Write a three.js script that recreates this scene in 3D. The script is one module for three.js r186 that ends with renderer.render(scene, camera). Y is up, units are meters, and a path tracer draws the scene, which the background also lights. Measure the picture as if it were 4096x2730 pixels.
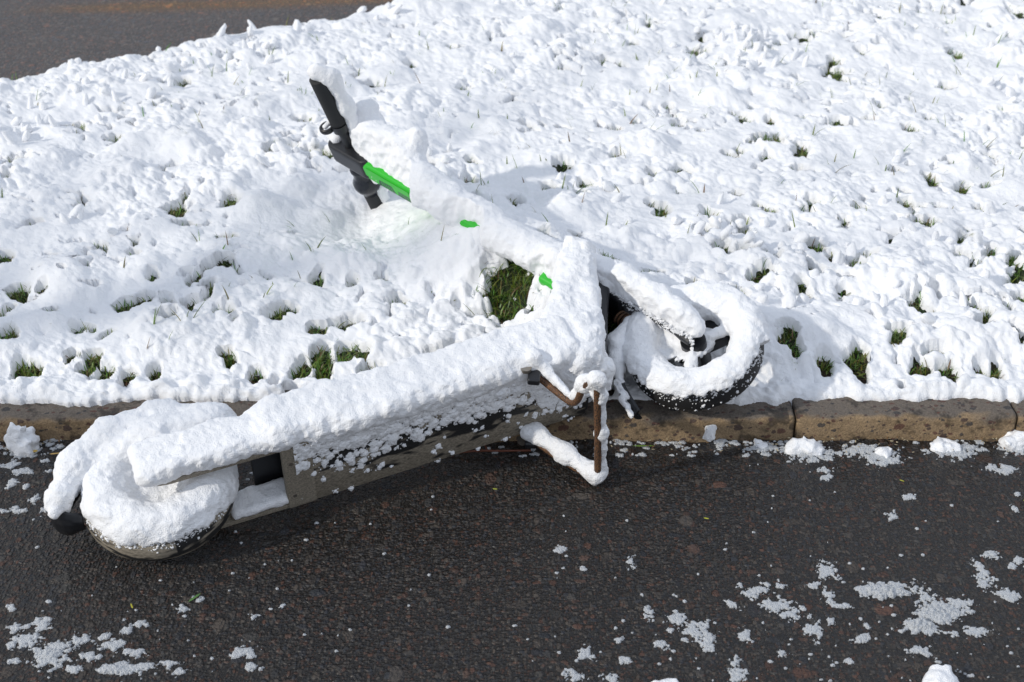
import * as THREE from 'three';
import { mergeGeometries, mergeVertices, toCreasedNormals } from 'three/addons/utils/BufferGeometryUtils.js';
import { RoundedBoxGeometry } from 'three/addons/geometries/RoundedBoxGeometry.js';

// ---------------------------------------------------------------- camera, sky, sun, exposure
const scene = new THREE.Scene();
const camera = new THREE.PerspectiveCamera(28.66, 1024 / 682, 0.05, 400);
camera.position.set(0, 1.42, 2.09);
camera.lookAt(0, 1.42 - Math.sin(Math.PI / 6), 2.09 - Math.cos(Math.PI / 6));
camera.focus = 2.42; camera.userData.fStop = 6.3;
const renderer = new THREE.WebGLRenderer({ antialias: true });
renderer.setSize(1024, 682);
renderer.toneMapping = THREE.LinearToneMapping;
renderer.toneMappingExposure = 0.81;
renderer.shadowMap.enabled = true;
const SUN = new THREE.Vector3(-0.77, 0.51, 0.39).normalize();
{ // pale blue spring sky with thin broken cloud
  const W = 256, Hh = 128, d = new Float32Array(W * Hh * 4);
  for (let j = 0; j < Hh; j++) for (let i = 0; i < W; i++) {
    const el = ((j + 0.5) / Hh - 0.5) * Math.PI, az = (i + 0.5) / W * Math.PI * 2, s = Math.max(0, Math.sin(el));
    const k = Math.pow(s, 0.5), c = [0.86 - 0.34 * k, 0.92 - 0.24 * k, 1.02 - 0.04 * k];
    const X = Math.cos(az) * Math.cos(el), Z = Math.sin(az) * Math.cos(el);
    const q = Math.sin(X * 5 + 2 * Math.sin(Z * 4)) * Math.sin(Z * 6 + s * 5 + Math.sin(X * 9)) * 0.5 + 0.5;
    const cl = 0.75 * q, b = el < 0 ? 0.25 : 1, o = (j * W + i) * 4;
    for (let n = 0; n < 3; n++) d[o + n] = (c[n] * (1 - cl) + 1.1 * cl) * b * 0.92;
    d[o + 3] = 1;
  }
  const t = new THREE.DataTexture(d, W, Hh, THREE.RGBAFormat, THREE.FloatType);
  t.mapping = THREE.EquirectangularReflectionMapping; t.magFilter = t.minFilter = THREE.LinearFilter; t.needsUpdate = true;
  scene.background = t; scene.environment = t;
}
const sun = new THREE.DirectionalLight(new THREE.Color(1, 0.94, 0.84), 2.8);
sun.position.copy(SUN).multiplyScalar(12); sun.target.position.set(0, 0, -0.5);
sun.castShadow = true; sun.shadow.mapSize.set(4096, 4096); sun.shadow.radius = 3;
Object.assign(sun.shadow.camera, { left: -4, right: 4, top: 4, bottom: -4, near: 1, far: 30 });
scene.add(sun, sun.target);

// ---------------------------------------------------------------- helpers
let seed_ = 7;
const rnd = () => { seed_ = (seed_ + 0x6d2b79f5) | 0; let t = Math.imul(seed_ ^ (seed_ >>> 15), 1 | seed_); t = (t + Math.imul(t ^ (t >>> 7), 61 | t)) ^ t; return ((t ^ (t >>> 14)) >>> 0) / 4294967296; };
const rr = (a, b) => a + (b - a) * rnd();
const PERM = new Uint8Array(512); { const p = [...Array(256).keys()]; for (let i = 255; i > 0; i--) { const j = Math.floor(rnd() * (i + 1)); [p[i], p[j]] = [p[j], p[i]]; } for (let i = 0; i < 512; i++) PERM[i] = p[i & 255]; }
const GX = new Float32Array(256), GY = new Float32Array(256), GZ = new Float32Array(256);
for (let i = 0; i < 256; i++) { const z = rr(-1, 1), a = rr(0, 6.2832), r = Math.sqrt(1 - z * z); GX[i] = r * Math.cos(a); GY[i] = r * Math.sin(a); GZ[i] = z; }
function n3(x, y, z) {
  const xi = Math.floor(x), yi = Math.floor(y), zi = Math.floor(z), fx = x - xi, fy = y - yi, fz = z - zi;
  const u = fx * fx * (3 - 2 * fx), v = fy * fy * (3 - 2 * fy), w = fz * fz * (3 - 2 * fz);
  const X = xi & 255, Y = yi & 255, Z = zi & 255;
  const a0 = PERM[X] + Y, a1 = PERM[(X + 1) & 255] + Y;
  const g = (h, x, y, z) => GX[h] * x + GY[h] * y + GZ[h] * z;
  const b00 = PERM[a0 & 255] + Z, b01 = PERM[(a0 + 1) & 255] + Z, b10 = PERM[a1 & 255] + Z, b11 = PERM[(a1 + 1) & 255] + Z;
  const l = (a, b, t) => a + (b - a) * t;
  return 1.6 * l(l(l(g(PERM[b00 & 255], fx, fy, fz), g(PERM[b10 & 255], fx - 1, fy, fz), u), l(g(PERM[b01 & 255], fx, fy - 1, fz), g(PERM[b11 & 255], fx - 1, fy - 1, fz), u), v),
    l(l(g(PERM[(b00 + 1) & 255], fx, fy, fz - 1), g(PERM[(b10 + 1) & 255], fx - 1, fy, fz - 1), u), l(g(PERM[(b01 + 1) & 255], fx, fy - 1, fz - 1), g(PERM[(b11 + 1) & 255], fx - 1, fy - 1, fz - 1), u), v), w);
}
const n2 = (x, y) => n3(x, y, 17.37);
const hash2 = (i, j, k) => { let h = Math.imul(i, 374761393) + Math.imul(j, 668265263) + Math.imul(k, 974711); h = Math.imul(h ^ (h >>> 13), 1274126177); return ((h ^ (h >>> 16)) >>> 0) / 4294967296; };
const clamp = (x, a = 0, b = 1) => Math.min(b, Math.max(a, x));
const sst = (a, b, x) => { const t = clamp((x - a) / (b - a)); return t * t * (3 - 2 * t); };
const smin = (a, b, k) => { const h = Math.max(k - Math.abs(a - b), 0) / k; return Math.min(a, b) - h * h * k * 0.25; };
const V = (x, y, z) => new THREE.Vector3(x, y, z);
const used = {};
const numbered = (n) => { used[n] = (used[n] ?? -1) + 1; return used[n] ? n + '_' + String(used[n]).padStart(3, '0') : n; };
function mesh(name, geo, mat, parent = scene, kind) {
  const m = new THREE.Mesh(geo, mat); m.name = parent === scene ? numbered(name) : name; m.castShadow = m.receiveShadow = true;
  if (kind) m.userData.kind = kind; parent.add(m); return m;
}
function tag(o, label, category, group) { o.userData.label = label; o.userData.category = category; if (group) o.userData.group = group; return o; }
const lin = (r, g, b) => new THREE.Color().setRGB(r, g, b);
function dataTex(w, h, fn, srgb, ru, rv) { // fn(i, j) -> [r, g, b] in 0..1
  const d = new Uint8Array(w * h * 4), to = (c) => 255 * (srgb ? (c <= 0.0031308 ? 12.92 * c : 1.055 * Math.pow(c, 1 / 2.4) - 0.055) : c);
  for (let j = 0; j < h; j++) for (let i = 0; i < w; i++) { const c = fn(i, j), o = (j * w + i) * 4; for (let n = 0; n < 3; n++) d[o + n] = clamp(to(clamp(c[n])), 0, 255); d[o + 3] = 255; }
  const t = new THREE.DataTexture(d, w, h); t.magFilter = THREE.LinearFilter; t.minFilter = THREE.LinearMipmapLinearFilter; t.generateMipmaps = true;
  t.wrapS = t.wrapT = THREE.RepeatWrapping; if (srgb) t.colorSpace = THREE.SRGBColorSpace; if (ru) t.repeat.set(ru, rv); t.needsUpdate = true; return t;
}
function uvPlanar(geo, k = 1) { // uv in metres for grainy matter without a direction
  const p = geo.attributes.position, uv = new Float32Array(p.count * 2);
  for (let i = 0; i < p.count; i++) { uv[2 * i] = (p.getX(i) + 0.53 * p.getY(i)) * k; uv[2 * i + 1] = (p.getZ(i) - 0.61 * p.getY(i)) * k; }
  geo.setAttribute('uv', new THREE.BufferAttribute(uv, 2)); return geo;
}
function geoOf(pos, idx) { const g = new THREE.BufferGeometry(); g.setAttribute('position', new THREE.BufferAttribute(pos instanceof Float32Array ? pos : new Float32Array(pos), 3)); g.setIndex(new THREE.BufferAttribute(idx instanceof Uint32Array ? idx : new Uint32Array(idx), 1)); g.computeVertexNormals(); return uvPlanar(g); }
function compact(pos, idx) { const map = new Int32Array(pos.length / 3).fill(-1), p = [], ix = new Uint32Array(idx.length); for (let k = 0; k < idx.length; k++) { const i = idx[k]; if (map[i] < 0) { map[i] = p.length / 3; p.push(pos[i * 3], pos[i * 3 + 1], pos[i * 3 + 2]); } ix[k] = map[i]; } return geoOf(p, ix); }
// mesh of the zero level of f(x, y, z) in a box
function nets(f, lo, hi, h) {
  const nx = Math.ceil((hi[0] - lo[0]) / h) + 1, ny = Math.ceil((hi[1] - lo[1]) / h) + 1, nz = Math.ceil((hi[2] - lo[2]) / h) + 1;
  const F = new Float32Array(nx * ny * nz), at = (i, j, k) => (k * ny + j) * nx + i;
  for (let k = 0; k < nz; k++) for (let j = 0; j < ny; j++) for (let i = 0; i < nx; i++)
    F[at(i, j, k)] = i && j && k && i < nx - 1 && j < ny - 1 && k < nz - 1 ? f(lo[0] + i * h, lo[1] + j * h, lo[2] + k * h) : 0.01;
  const id = new Int32Array(nx * ny * nz).fill(-1), pos = [], idx = [];
  const E = [[0, 1], [2, 3], [4, 5], [6, 7], [0, 2], [1, 3], [4, 6], [5, 7], [0, 4], [1, 5], [2, 6], [3, 7]], v = new Float32Array(8);
  for (let k = 0; k < nz - 1; k++) for (let j = 0; j < ny - 1; j++) for (let i = 0; i < nx - 1; i++) {
    let m = 0; for (let c = 0; c < 8; c++) { v[c] = F[at(i + (c & 1), j + ((c >> 1) & 1), k + (c >> 2))]; if (v[c] < 0) m |= 1 << c; }
    if (!m || m === 255) continue;
    let x = 0, y = 0, z = 0, n = 0;
    for (const [a, b] of E) if ((v[a] < 0) !== (v[b] < 0)) { const t = v[a] / (v[a] - v[b]); x += (a & 1) + t * ((b & 1) - (a & 1)); y += ((a >> 1) & 1) + t * (((b >> 1) & 1) - ((a >> 1) & 1)); z += (a >> 2) + t * ((b >> 2) - (a >> 2)); n++; }
    id[at(i, j, k)] = pos.length / 3; pos.push(lo[0] + (i + x / n) * h, lo[1] + (j + y / n) * h, lo[2] + (k + z / n) * h);
  }
  const quad = (a, b, c, d, flip) => { if (a < 0 || b < 0 || c < 0 || d < 0) return; flip ? idx.push(a, c, b, a, d, c) : idx.push(a, b, c, a, c, d); };
  for (let k = 1; k < nz - 1; k++) for (let j = 1; j < ny - 1; j++) for (let i = 1; i < nx - 1; i++) {
    const s = F[at(i, j, k)] < 0;
    if (s !== F[at(i + 1, j, k)] < 0) quad(id[at(i, j - 1, k - 1)], id[at(i, j, k - 1)], id[at(i, j, k)], id[at(i, j - 1, k)], !s);
    if (s !== F[at(i, j + 1, k)] < 0) quad(id[at(i - 1, j, k - 1)], id[at(i, j, k - 1)], id[at(i, j, k)], id[at(i - 1, j, k)], s);
    if (s !== F[at(i, j, k + 1)] < 0) quad(id[at(i - 1, j - 1, k)], id[at(i, j - 1, k)], id[at(i, j, k)], id[at(i - 1, j, k)], !s);
  }
  return geoOf(pos, idx);
}
// fluffy relief added to every snow field
const fluff = (d, x, y, z, a = 1) => (Math.abs(d) > 0.02 ? d : d - a * (0.0042 * n3(x * 34, y * 34, z * 34) + 0.0023 * n3(x * 80 + 5, y * 80, z * 80) + 0.0016 * n3(x * 170, y * 170 + 9, z * 170)));
const sdCaps = (x, y, z, a, b, r) => { const bx = b[0] - a[0], by = b[1] - a[1], bz = b[2] - a[2], px = x - a[0], py = y - a[1], pz = z - a[2], t = clamp((px * bx + py * by + pz * bz) / (bx * bx + by * by + bz * bz + 1e-9)); return Math.hypot(px - bx * t, py - by * t, pz - bz * t) - (Array.isArray(r) ? r[0] + (r[1] - r[0]) * t : r); };
const sdBox = (x, y, z, c, h, r) => { const qx = Math.abs(x - c[0]) - h[0] + r, qy = Math.abs(y - c[1]) - h[1] + r, qz = Math.abs(z - c[2]) - h[2] + r; return Math.hypot(Math.max(qx, 0), Math.max(qy, 0), Math.max(qz, 0)) + Math.min(Math.max(qx, qy, qz), 0) - r; };
function sdPoly(px, py, P) {
  let d = 1e9, s = 1;
  for (let i = 0, j = P.length - 1; i < P.length; j = i++) {
    const ex = P[j][0] - P[i][0], ey = P[j][1] - P[i][1], wx = px - P[i][0], wy = py - P[i][1], t = clamp((wx * ex + wy * ey) / (ex * ex + ey * ey));
    d = Math.min(d, (wx - ex * t) ** 2 + (wy - ey * t) ** 2);
    if ((P[i][1] > py) !== (P[j][1] > py) && px < (P[j][0] - P[i][0]) * (py - P[i][1]) / (P[j][1] - P[i][1]) + P[i][0]) s = -s;
  }
  return s * Math.sqrt(d);
}
// clumps of snow stuck to a surface: a, b in metres over that surface, at(a, b) -> [point, normal]
function clumpShell(wa, wb, h, at, clumps, wrap) {
  const na = Math.round(wa / h) + 1, nb = Math.round(wb / h) + 1, T = new Float32Array(na * nb).fill(-0.0025);
  for (const c of clumps) {
    const i0 = Math.floor((c.a - c.r) / h), i1 = Math.ceil((c.a + c.r) / h), j0 = Math.max(0, Math.floor((c.b - c.r) / h)), j1 = Math.min(nb - 1, Math.ceil((c.b + c.r) / h));
    for (let i = i0; i <= i1; i++) { const ii = wrap ? (i + na * 4) % na : i; if (ii < 0 || ii >= na) continue;
      for (let j = j0; j <= j1; j++) { const q = Math.hypot(i * h - c.a, (j * h - c.b) * (c.e ?? 1)) / c.r + 0.32 * n2(i * h * 190 + 3, j * h * 190) + 0.3 * n2(i * h * 420, j * h * 420 + 5); if (q < 1) { const t = c.h * Math.sqrt(1 - q * q * (q > 0 ? 1 : 0)); const o = j * na + ii; if (t > T[o]) T[o] = t; } } }
  }
  const pos = new Float32Array(na * nb * 3), idx = [];
  for (let j = 0; j < nb; j++) for (let i = 0; i < na; i++) { const [p, n] = at(i * h, j * h), o = j * na + i; let t = T[o]; if (t > 0) t += 0.0012 * n2(i * h * 330, j * h * 330) + 0.0006; for (let k = 0; k < 3; k++) pos[o * 3 + k] = p[k] + n[k] * t; }
  for (let j = 0; j < nb - 1; j++) for (let i = 0; i < (wrap ? na : na - 1); i++) { const i2 = (i + 1) % na, a = j * na + i, b = j * na + i2, c = a + na, d = b + na; if (Math.max(T[a], T[b], T[c], T[d]) > 0) idx.push(a, b, d, a, d, c); }
  return compact(pos, idx);
}
function sweep(profile, pts, closedProfile = true) { // profile points [a, b] along frames {p, x, y}; uv in metres
  const np = profile.length, pos = [], uv = [], idx = []; let L = 0; const arc = [0]; for (let i = 1; i <= np; i++) arc.push(arc[i - 1] + Math.hypot(profile[i % np][0] - profile[i - 1][0], profile[i % np][1] - profile[i - 1][1]));
  pts.forEach((f, k) => { if (k) L += f.p.distanceTo(pts[k - 1].p); for (let i = 0; i <= (closedProfile ? np : np - 1); i++) { const q = profile[i % np], s = f.s ?? 1; pos.push(f.p.x + (f.x.x * q[0] + f.y.x * q[1]) * s, f.p.y + (f.x.y * q[0] + f.y.y * q[1]) * s, f.p.z + (f.x.z * q[0] + f.y.z * q[1]) * s); uv.push(L, arc[i]); } });
  const w = closedProfile ? np + 1 : np;
  for (let k = 0; k < pts.length - 1; k++) for (let i = 0; i < w - 1; i++) { const a = k * w + i, b = a + 1, c = a + w, d = c + 1; idx.push(a, c, b, b, c, d); }
  if (closedProfile) for (const k of [0, pts.length - 1]) { const o = pos.length / 3; let cx = 0, cy = 0, cz = 0; for (let i = 0; i < np; i++) { const a = (k * w + i) * 3; cx += pos[a] / np; cy += pos[a + 1] / np; cz += pos[a + 2] / np; }
    for (let i = 0; i <= np; i++) { const a = (k * w + i) * 3; pos.push(pos[a], pos[a + 1], pos[a + 2]); uv.push(profile[i % np][0], profile[i % np][1]); } pos.push(cx, cy, cz); uv.push(0, 0); const c = pos.length / 3 - 1;
    for (let i = 0; i < np; i++) k ? idx.push(c, o + i, o + i + 1) : idx.push(c, o + i + 1, o + i); }
  const g = new THREE.BufferGeometry(); g.setAttribute('position', new THREE.Float32BufferAttribute(pos, 3)); g.setAttribute('uv', new THREE.Float32BufferAttribute(uv, 2)); g.setIndex(idx); return toCreasedNormals(g, 0.7);
}
const rrect = (w, h, r, n = 4) => { const o = []; for (const [cx, cy, a0] of [[w / 2 - r, h / 2 - r, 0], [-w / 2 + r, h / 2 - r, 1], [-w / 2 + r, -h / 2 + r, 2], [w / 2 - r, -h / 2 + r, 3]]) for (let i = 0; i <= n; i++) { const a = (a0 + i / n) * Math.PI / 2; o.push([cx + r * Math.cos(a), cy + r * Math.sin(a)]); } return o; };
const tube = (pts, r, seg = 40, rad = 10) => new THREE.TubeGeometry(new THREE.CatmullRomCurve3(pts.map((p) => V(...p)), false, 'centripetal'), seg, r, rad, false);
const ball = (p, r) => { const g = new THREE.SphereGeometry(r, 12, 8); g.translate(...p); return g; };

// ---------------------------------------------------------------- materials
const grain = dataTex(1024, 1024, (i, j) => { const x = i / 1024, y = j / 1024, tile = (k) => n3(x * k, y * k, k) ; const a = 0.5 + 0.30 * tile(256) + 0.22 * tile(128) + 0.15 * tile(64); return [a, a, a]; }, false, 2.5, 2.5);
const M = {};
M.snow = new THREE.MeshStandardMaterial({ color: lin(0.88, 0.89, 0.91), roughness: 0.75, bumpMap: grain, bumpScale: 0.0018 });
M.slush = new THREE.MeshPhysicalMaterial({ color: lin(0.74, 0.77, 0.80), roughness: 0.6, bumpMap: grain, bumpScale: 0.004, transmission: 0.35, thickness: 0 });
M.ice = new THREE.MeshPhysicalMaterial({ color: lin(0.80, 0.83, 0.86), roughness: 0.35, bumpMap: grain, bumpScale: 0.003, transmission: 0.25, thickness: 0 });
M.black = new THREE.MeshStandardMaterial({ color: lin(0.012, 0.013, 0.016), roughness: 0.38 });
M.grip = new THREE.MeshStandardMaterial({ color: lin(0.016, 0.017, 0.019), roughness: 0.75 });
M.rubber = new THREE.MeshStandardMaterial({ color: lin(0.018, 0.018, 0.019), roughness: 0.6 });
M.gloss = new THREE.MeshStandardMaterial({ color: lin(0.010, 0.012, 0.018), roughness: 0.14 });
M.steel = new THREE.MeshStandardMaterial({ color: lin(0.32, 0.29, 0.25), roughness: 0.4, metalness: 0.8 });
const mudFn = (u, v, amt, st) => { const s = n2(u * 14 * st, v * 40) * 0.6 + n2(u * 45 * st, v * 130) * 0.4 + n2(u * 6, v * 10) * 0.7 + amt, m = sst(-0.10, 0.16, s), f = 0.85 + 0.5 * n2(u * 260, v * 420); return [(0.018 * (1 - m) + 0.30 * m) * f, (0.018 * (1 - m) + 0.262 * m) * f, (0.018 * (1 - m) + 0.205 * m) * f]; };
M.mud = new THREE.MeshStandardMaterial({ map: dataTex(1024, 512, (i, j) => mudFn(i / 1024 * 0.8, j / 512 * 0.5, 0.13, 1), true, 1 / 0.8, 2), roughness: 0.62, bumpMap: grain, bumpScale: 0.001 });
M.mudLight = new THREE.MeshStandardMaterial({ map: dataTex(512, 512, (i, j) => mudFn(i / 512 * 0.5, j / 512 * 0.5, 0.62, 1), true, 2, 2), roughness: 0.7, bumpMap: grain, bumpScale: 0.001 });
M.mudTyre = new THREE.MeshStandardMaterial({ map: dataTex(512, 256, (i, j) => mudFn(i / 512 * 0.8, j / 256 * 0.3, -0.12, 1), true), roughness: 0.7 });
const rustFn = (u, v) => { const m = sst(-0.35, 0.35, n2(u * 60, v * 60) + 0.6 * n2(u * 160, v * 160)), f = 0.85 + 0.4 * n2(u * 500, v * 500); return [(0.05 + 0.20 * m) * f, (0.035 + 0.085 * m) * f, (0.028 + 0.025 * m) * f]; };
M.rust = new THREE.MeshStandardMaterial({ map: dataTex(512, 256, (i, j) => rustFn(i / 512, j / 512), true, 2, 1), roughness: 0.7, metalness: 0.15 });
M.green = new THREE.MeshStandardMaterial({ color: lin(0.030, 0.46, 0.028), roughness: 0.35 });
M.grass = new THREE.MeshPhysicalMaterial({ vertexColors: true, roughness: 0.45, side: THREE.DoubleSide, transmission: 0.25, thickness: 0 });
M.litter = new THREE.MeshStandardMaterial({ vertexColors: true, roughness: 0.7, side: THREE.DoubleSide });

// asphalt: stones of a few millimetres in dark binder, damp
const AW = 2048, AH = 1024, aHt = new Float32Array(AW * AH), aCol = new Float32Array(AW * AH * 3), aRo = new Float32Array(AW * AH);
{
  const pal = [[0.05, 0.045, 0.042], [0.075, 0.062, 0.052], [0.036, 0.037, 0.042], [0.095, 0.05, 0.036], [0.07, 0.06, 0.052], [0.035, 0.038, 0.044], [0.05, 0.048, 0.045], [0.06, 0.052, 0.046], [0.045, 0.045, 0.046], [0.085, 0.052, 0.04], [0.065, 0.06, 0.055]];
  const layer = (cell, sd, cover, f) => { for (let j = 0; j < AH; j++) for (let i = 0; i < AW; i++) {
    const x = i / AW * 2.4 / cell, y = j / AH * 1.2 / cell, NX = Math.round(2.4 / cell), NY = Math.round(1.2 / cell), ci = Math.floor(x), cj = Math.floor(y); let b = 9, bi = 0, bj = 0;
    for (let dj = -1; dj <= 1; dj++) for (let di = -1; di <= 1; di++) { const a = ((ci + di) % NX + NX) % NX, c = ((cj + dj) % NY + NY) % NY; const px = ci + di + 0.15 + 0.7 * hash2(a, c, sd), py = cj + dj + 0.15 + 0.7 * hash2(a, c, sd + 1), e = 0.7 + 0.8 * hash2(a, c, sd + 5); const q = Math.hypot((px - x) * e, (py - y) / e) / (0.35 + 0.3 * hash2(a, c, sd + 2)); if (q < b) { b = q; bi = a; bj = c; } }
    if (hash2(bi, bj, sd + 3) < cover && b < 1) f(j * AW + i, b, hash2(bi, bj, sd + 4), hash2(bi, bj, sd + 6));
  } };
  for (let j = 0; j < AH; j++) for (let i = 0; i < AW; i++) { const o = j * AW + i, x = i / AW * 2.4, y = j / AH * 1.2, n = n2(x * 400, y * 400), l = n2(x * 7, y * 7); aHt[o] = 0.28 + 0.10 * n + 0.05 * n2(x * 150, y * 150); const c = 0.014 * (1 + 0.35 * n) + 0.003 * l; aCol[o * 3] = c * 1.14; aCol[o * 3 + 1] = c; aCol[o * 3 + 2] = c * 0.9; aRo[o] = 0.33 + 0.1 * l; }
  const put = (hh, k) => (o, q, r, s) => { const p = pal[Math.floor(r * pal.length)], e = sst(1, 0.7, q), f = (0.6 + 0.6 * s) * k; for (let n = 0; n < 3; n++) aCol[o * 3 + n] += (p[n] * f - aCol[o * 3 + n]) * e * 0.85; aHt[o] = Math.max(aHt[o], aHt[o] + hh * (0.4 + 0.6 * s) * Math.sqrt(1 - q * q)); aRo[o] += (0.42 + 0.15 * s - aRo[o]) * e; };
  layer(0.0045, 11, 0.85, put(0.30, 0.75)); layer(0.008, 31, 0.5, put(0.42, 1.0)); layer(0.015, 51, 0.16, put(0.5, 0.85)); layer(0.026, 71, 0.035, put(0.5, 1.0));
}
const aIdx = (i, j) => j * AW + i;
const texA = dataTex(AW, AH, (i, j) => { const o = aIdx(i, j) * 3; return [aCol[o], aCol[o + 1], aCol[o + 2]]; }, true);
const texB = dataTex(AW, AH, (i, j) => { const h = aHt[aIdx(i, j)]; return [h, h, h]; }, false);
const texR = dataTex(AW, AH, (i, j) => { const h = aRo[aIdx(i, j)]; return [h, h, h]; }, false);
M.asphalt = new THREE.MeshPhysicalMaterial({ specularIntensity: 0.65, map: texA, bumpMap: texB, bumpScale: 0.007, roughnessMap: texR, roughness: 1 });
M.path = new THREE.MeshStandardMaterial({ map: texA, bumpMap: texB, bumpScale: 0.003, roughness: 0.55, vertexColors: true });

// kerb concrete with aggregate
const kerbStone = []; for (let k = 0; k < 900; k++) kerbStone.push([rnd(), rnd() * 0.16, rr(0.001, 0.003) * (rnd() < 0.1 ? 2.2 : 1), rnd(), rnd()]);
const kGrid = new Map(); kerbStone.forEach((s, n) => { for (let i = Math.floor((s[0] - s[2] * 1.8) / 0.02); i <= Math.floor((s[0] + s[2] * 1.8) / 0.02); i++) for (let j = Math.floor((s[1] - s[2]) / 0.02); j <= Math.floor((s[1] + s[2]) / 0.02); j++) { const k = ((i + 50) % 50) * 99 + j; if (!kGrid.has(k)) kGrid.set(k, []); kGrid.get(k).push(n); } });
const kerbAt = (u, v) => { const u0 = u, v0 = v; u = ((u + 0.0022 * n2(u0 * 170, v0 * 170) + 1) % 1); v = Math.max(0, v + 0.0018 * n2(u0 * 170 + 40, v0 * 170)); let best = null, bq = 1; for (const n of kGrid.get(Math.floor(u / 0.02) * 99 + Math.floor(v / 0.02)) ?? []) { const s = kerbStone[n]; let du = u - s[0]; if (du > 0.5) du -= 1; if (du < -0.5) du += 1; const q = Math.hypot(du / 1.5, v - s[1]) / s[2] + 0.25 * n2(u * 300, v * 300); if (q < bq) { bq = q; best = s; } } return [best, bq]; };
const kerbC = dataTex(1024, 160, (i, j) => {
  const u = i / 1024, v = j / 1000, [s] = kerbAt(u, v), n = n2(u * 500, v * 500), m = n2(u * 30, v * 45), w = sst(-0.4, 0.5, (v - 0.074) * 60 + 1.1 * m);
  let c = [0.25, 0.175, 0.10].map((a, k) => a * (1 - w) + [0.13, 0.108, 0.088][k] * w);
  const st = sst(0.0, 0.75, n2(u * 18 + 4, v * 30) + 0.6 * n2(u * 70, v * 80) + 0.35 * n2(u * 190, v * 190)); c = c.map((a) => a * (1 - 0.68 * st) * (1 + 0.42 * n));
  if (s && s[4] < 0.75) { const p = [[0.05, 0.03, 0.028], [0.09, 0.038, 0.028], [0.035, 0.034, 0.036], [0.12, 0.085, 0.06]][Math.floor(s[3] * 4)]; c = c.map((a, k) => a * 0.15 + 0.85 * p[k] * (1 + 0.3 * n)); }
  return c; }, true, 1, 1 / 0.16);
const kerbB = dataTex(1024, 160, (i, j) => { const u = i / 1024, v = j / 1000, [s, q] = kerbAt(u, v), a = 0.45 + 0.16 * n2(u * 420, v * 420) + 0.12 * n2(u * 130, v * 130) + (s ? 0.25 * (1 - q) * (s[4] - 0.3) : 0); return [a, a, a]; }, false, 1, 1 / 0.16);
M.kerb = new THREE.MeshStandardMaterial({ map: kerbC, bumpMap: kerbB, bumpScale: 0.004, roughness: 0.8 });
M.soil = new THREE.MeshStandardMaterial({ map: dataTex(512, 512, (i, j) => { const x = i / 512, y = j / 512, n = n2(x * 90, y * 90), m = n2(x * 30, y * 30) * 0.5 + 0.5; return [0.03 + 0.03 * m + 0.012 * n, 0.021 + 0.018 * m + 0.008 * n, 0.014 + 0.010 * m + 0.005 * n]; }, true, 3, 3), bumpMap: grain, bumpScale: 0.012, roughness: 0.9 });

// ---------------------------------------------------------------- setting: ground, road, kerb, soil, snow
function sheet(name, x0, x1, z0, z1, nx, nz, yfn, mat, uvk, kind = 'structure', cut) {
  const pos = new Float32Array((nx + 1) * (nz + 1) * 3), uv = new Float32Array((nx + 1) * (nz + 1) * 2), idx = [];
  for (let j = 0; j <= nz; j++) for (let i = 0; i <= nx; i++) { const o = j * (nx + 1) + i, x = x0 + (x1 - x0) * i / nx, z = z0 + (z1 - z0) * j / nz; pos[o * 3] = x; pos[o * 3 + 1] = yfn(x, z); pos[o * 3 + 2] = z; uv[o * 2] = x * uvk[0]; uv[o * 2 + 1] = -z * uvk[1]; }
  for (let j = 0; j < nz; j++) for (let i = 0; i < nx; i++) { const a = j * (nx + 1) + i; if (cut && cut(pos[a * 3], pos[a * 3 + 2])) continue; idx.push(a, a + nx + 1, a + 1, a + 1, a + nx + 1, a + nx + 2); }
  const g = new THREE.BufferGeometry(); g.setAttribute('position', new THREE.BufferAttribute(pos, 3)); g.setAttribute('uv', new THREE.BufferAttribute(uv, 2)); g.setIndex(idx); g.computeVertexNormals();
  return mesh(name, g, mat, scene, kind);
}
const far = new THREE.MeshStandardMaterial({ color: lin(0.055, 0.052, 0.05), roughness: 0.8 });
sheet('ground', -150, 150, -150, 150, 4, 4, () => -0.08, far, [1, 1]);
const roadY = (x, z) => 0.0022 * n2(x * 9, z * 9) + 0.0012 * n2(x * 40, z * 40) - 0.006 * sst(0.12, 0, z) * (0.5 + n2(x * 12, 3));
sheet('road', -2.4, 2.4, -0.02, 3.4, 600, 428, roadY, M.asphalt, [1 / 2.4, 1 / 1.2]);
const kerb = new THREE.Group(); kerb.name = 'kerb'; kerb.userData = { kind: 'structure' }; scene.add(kerb);
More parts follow.
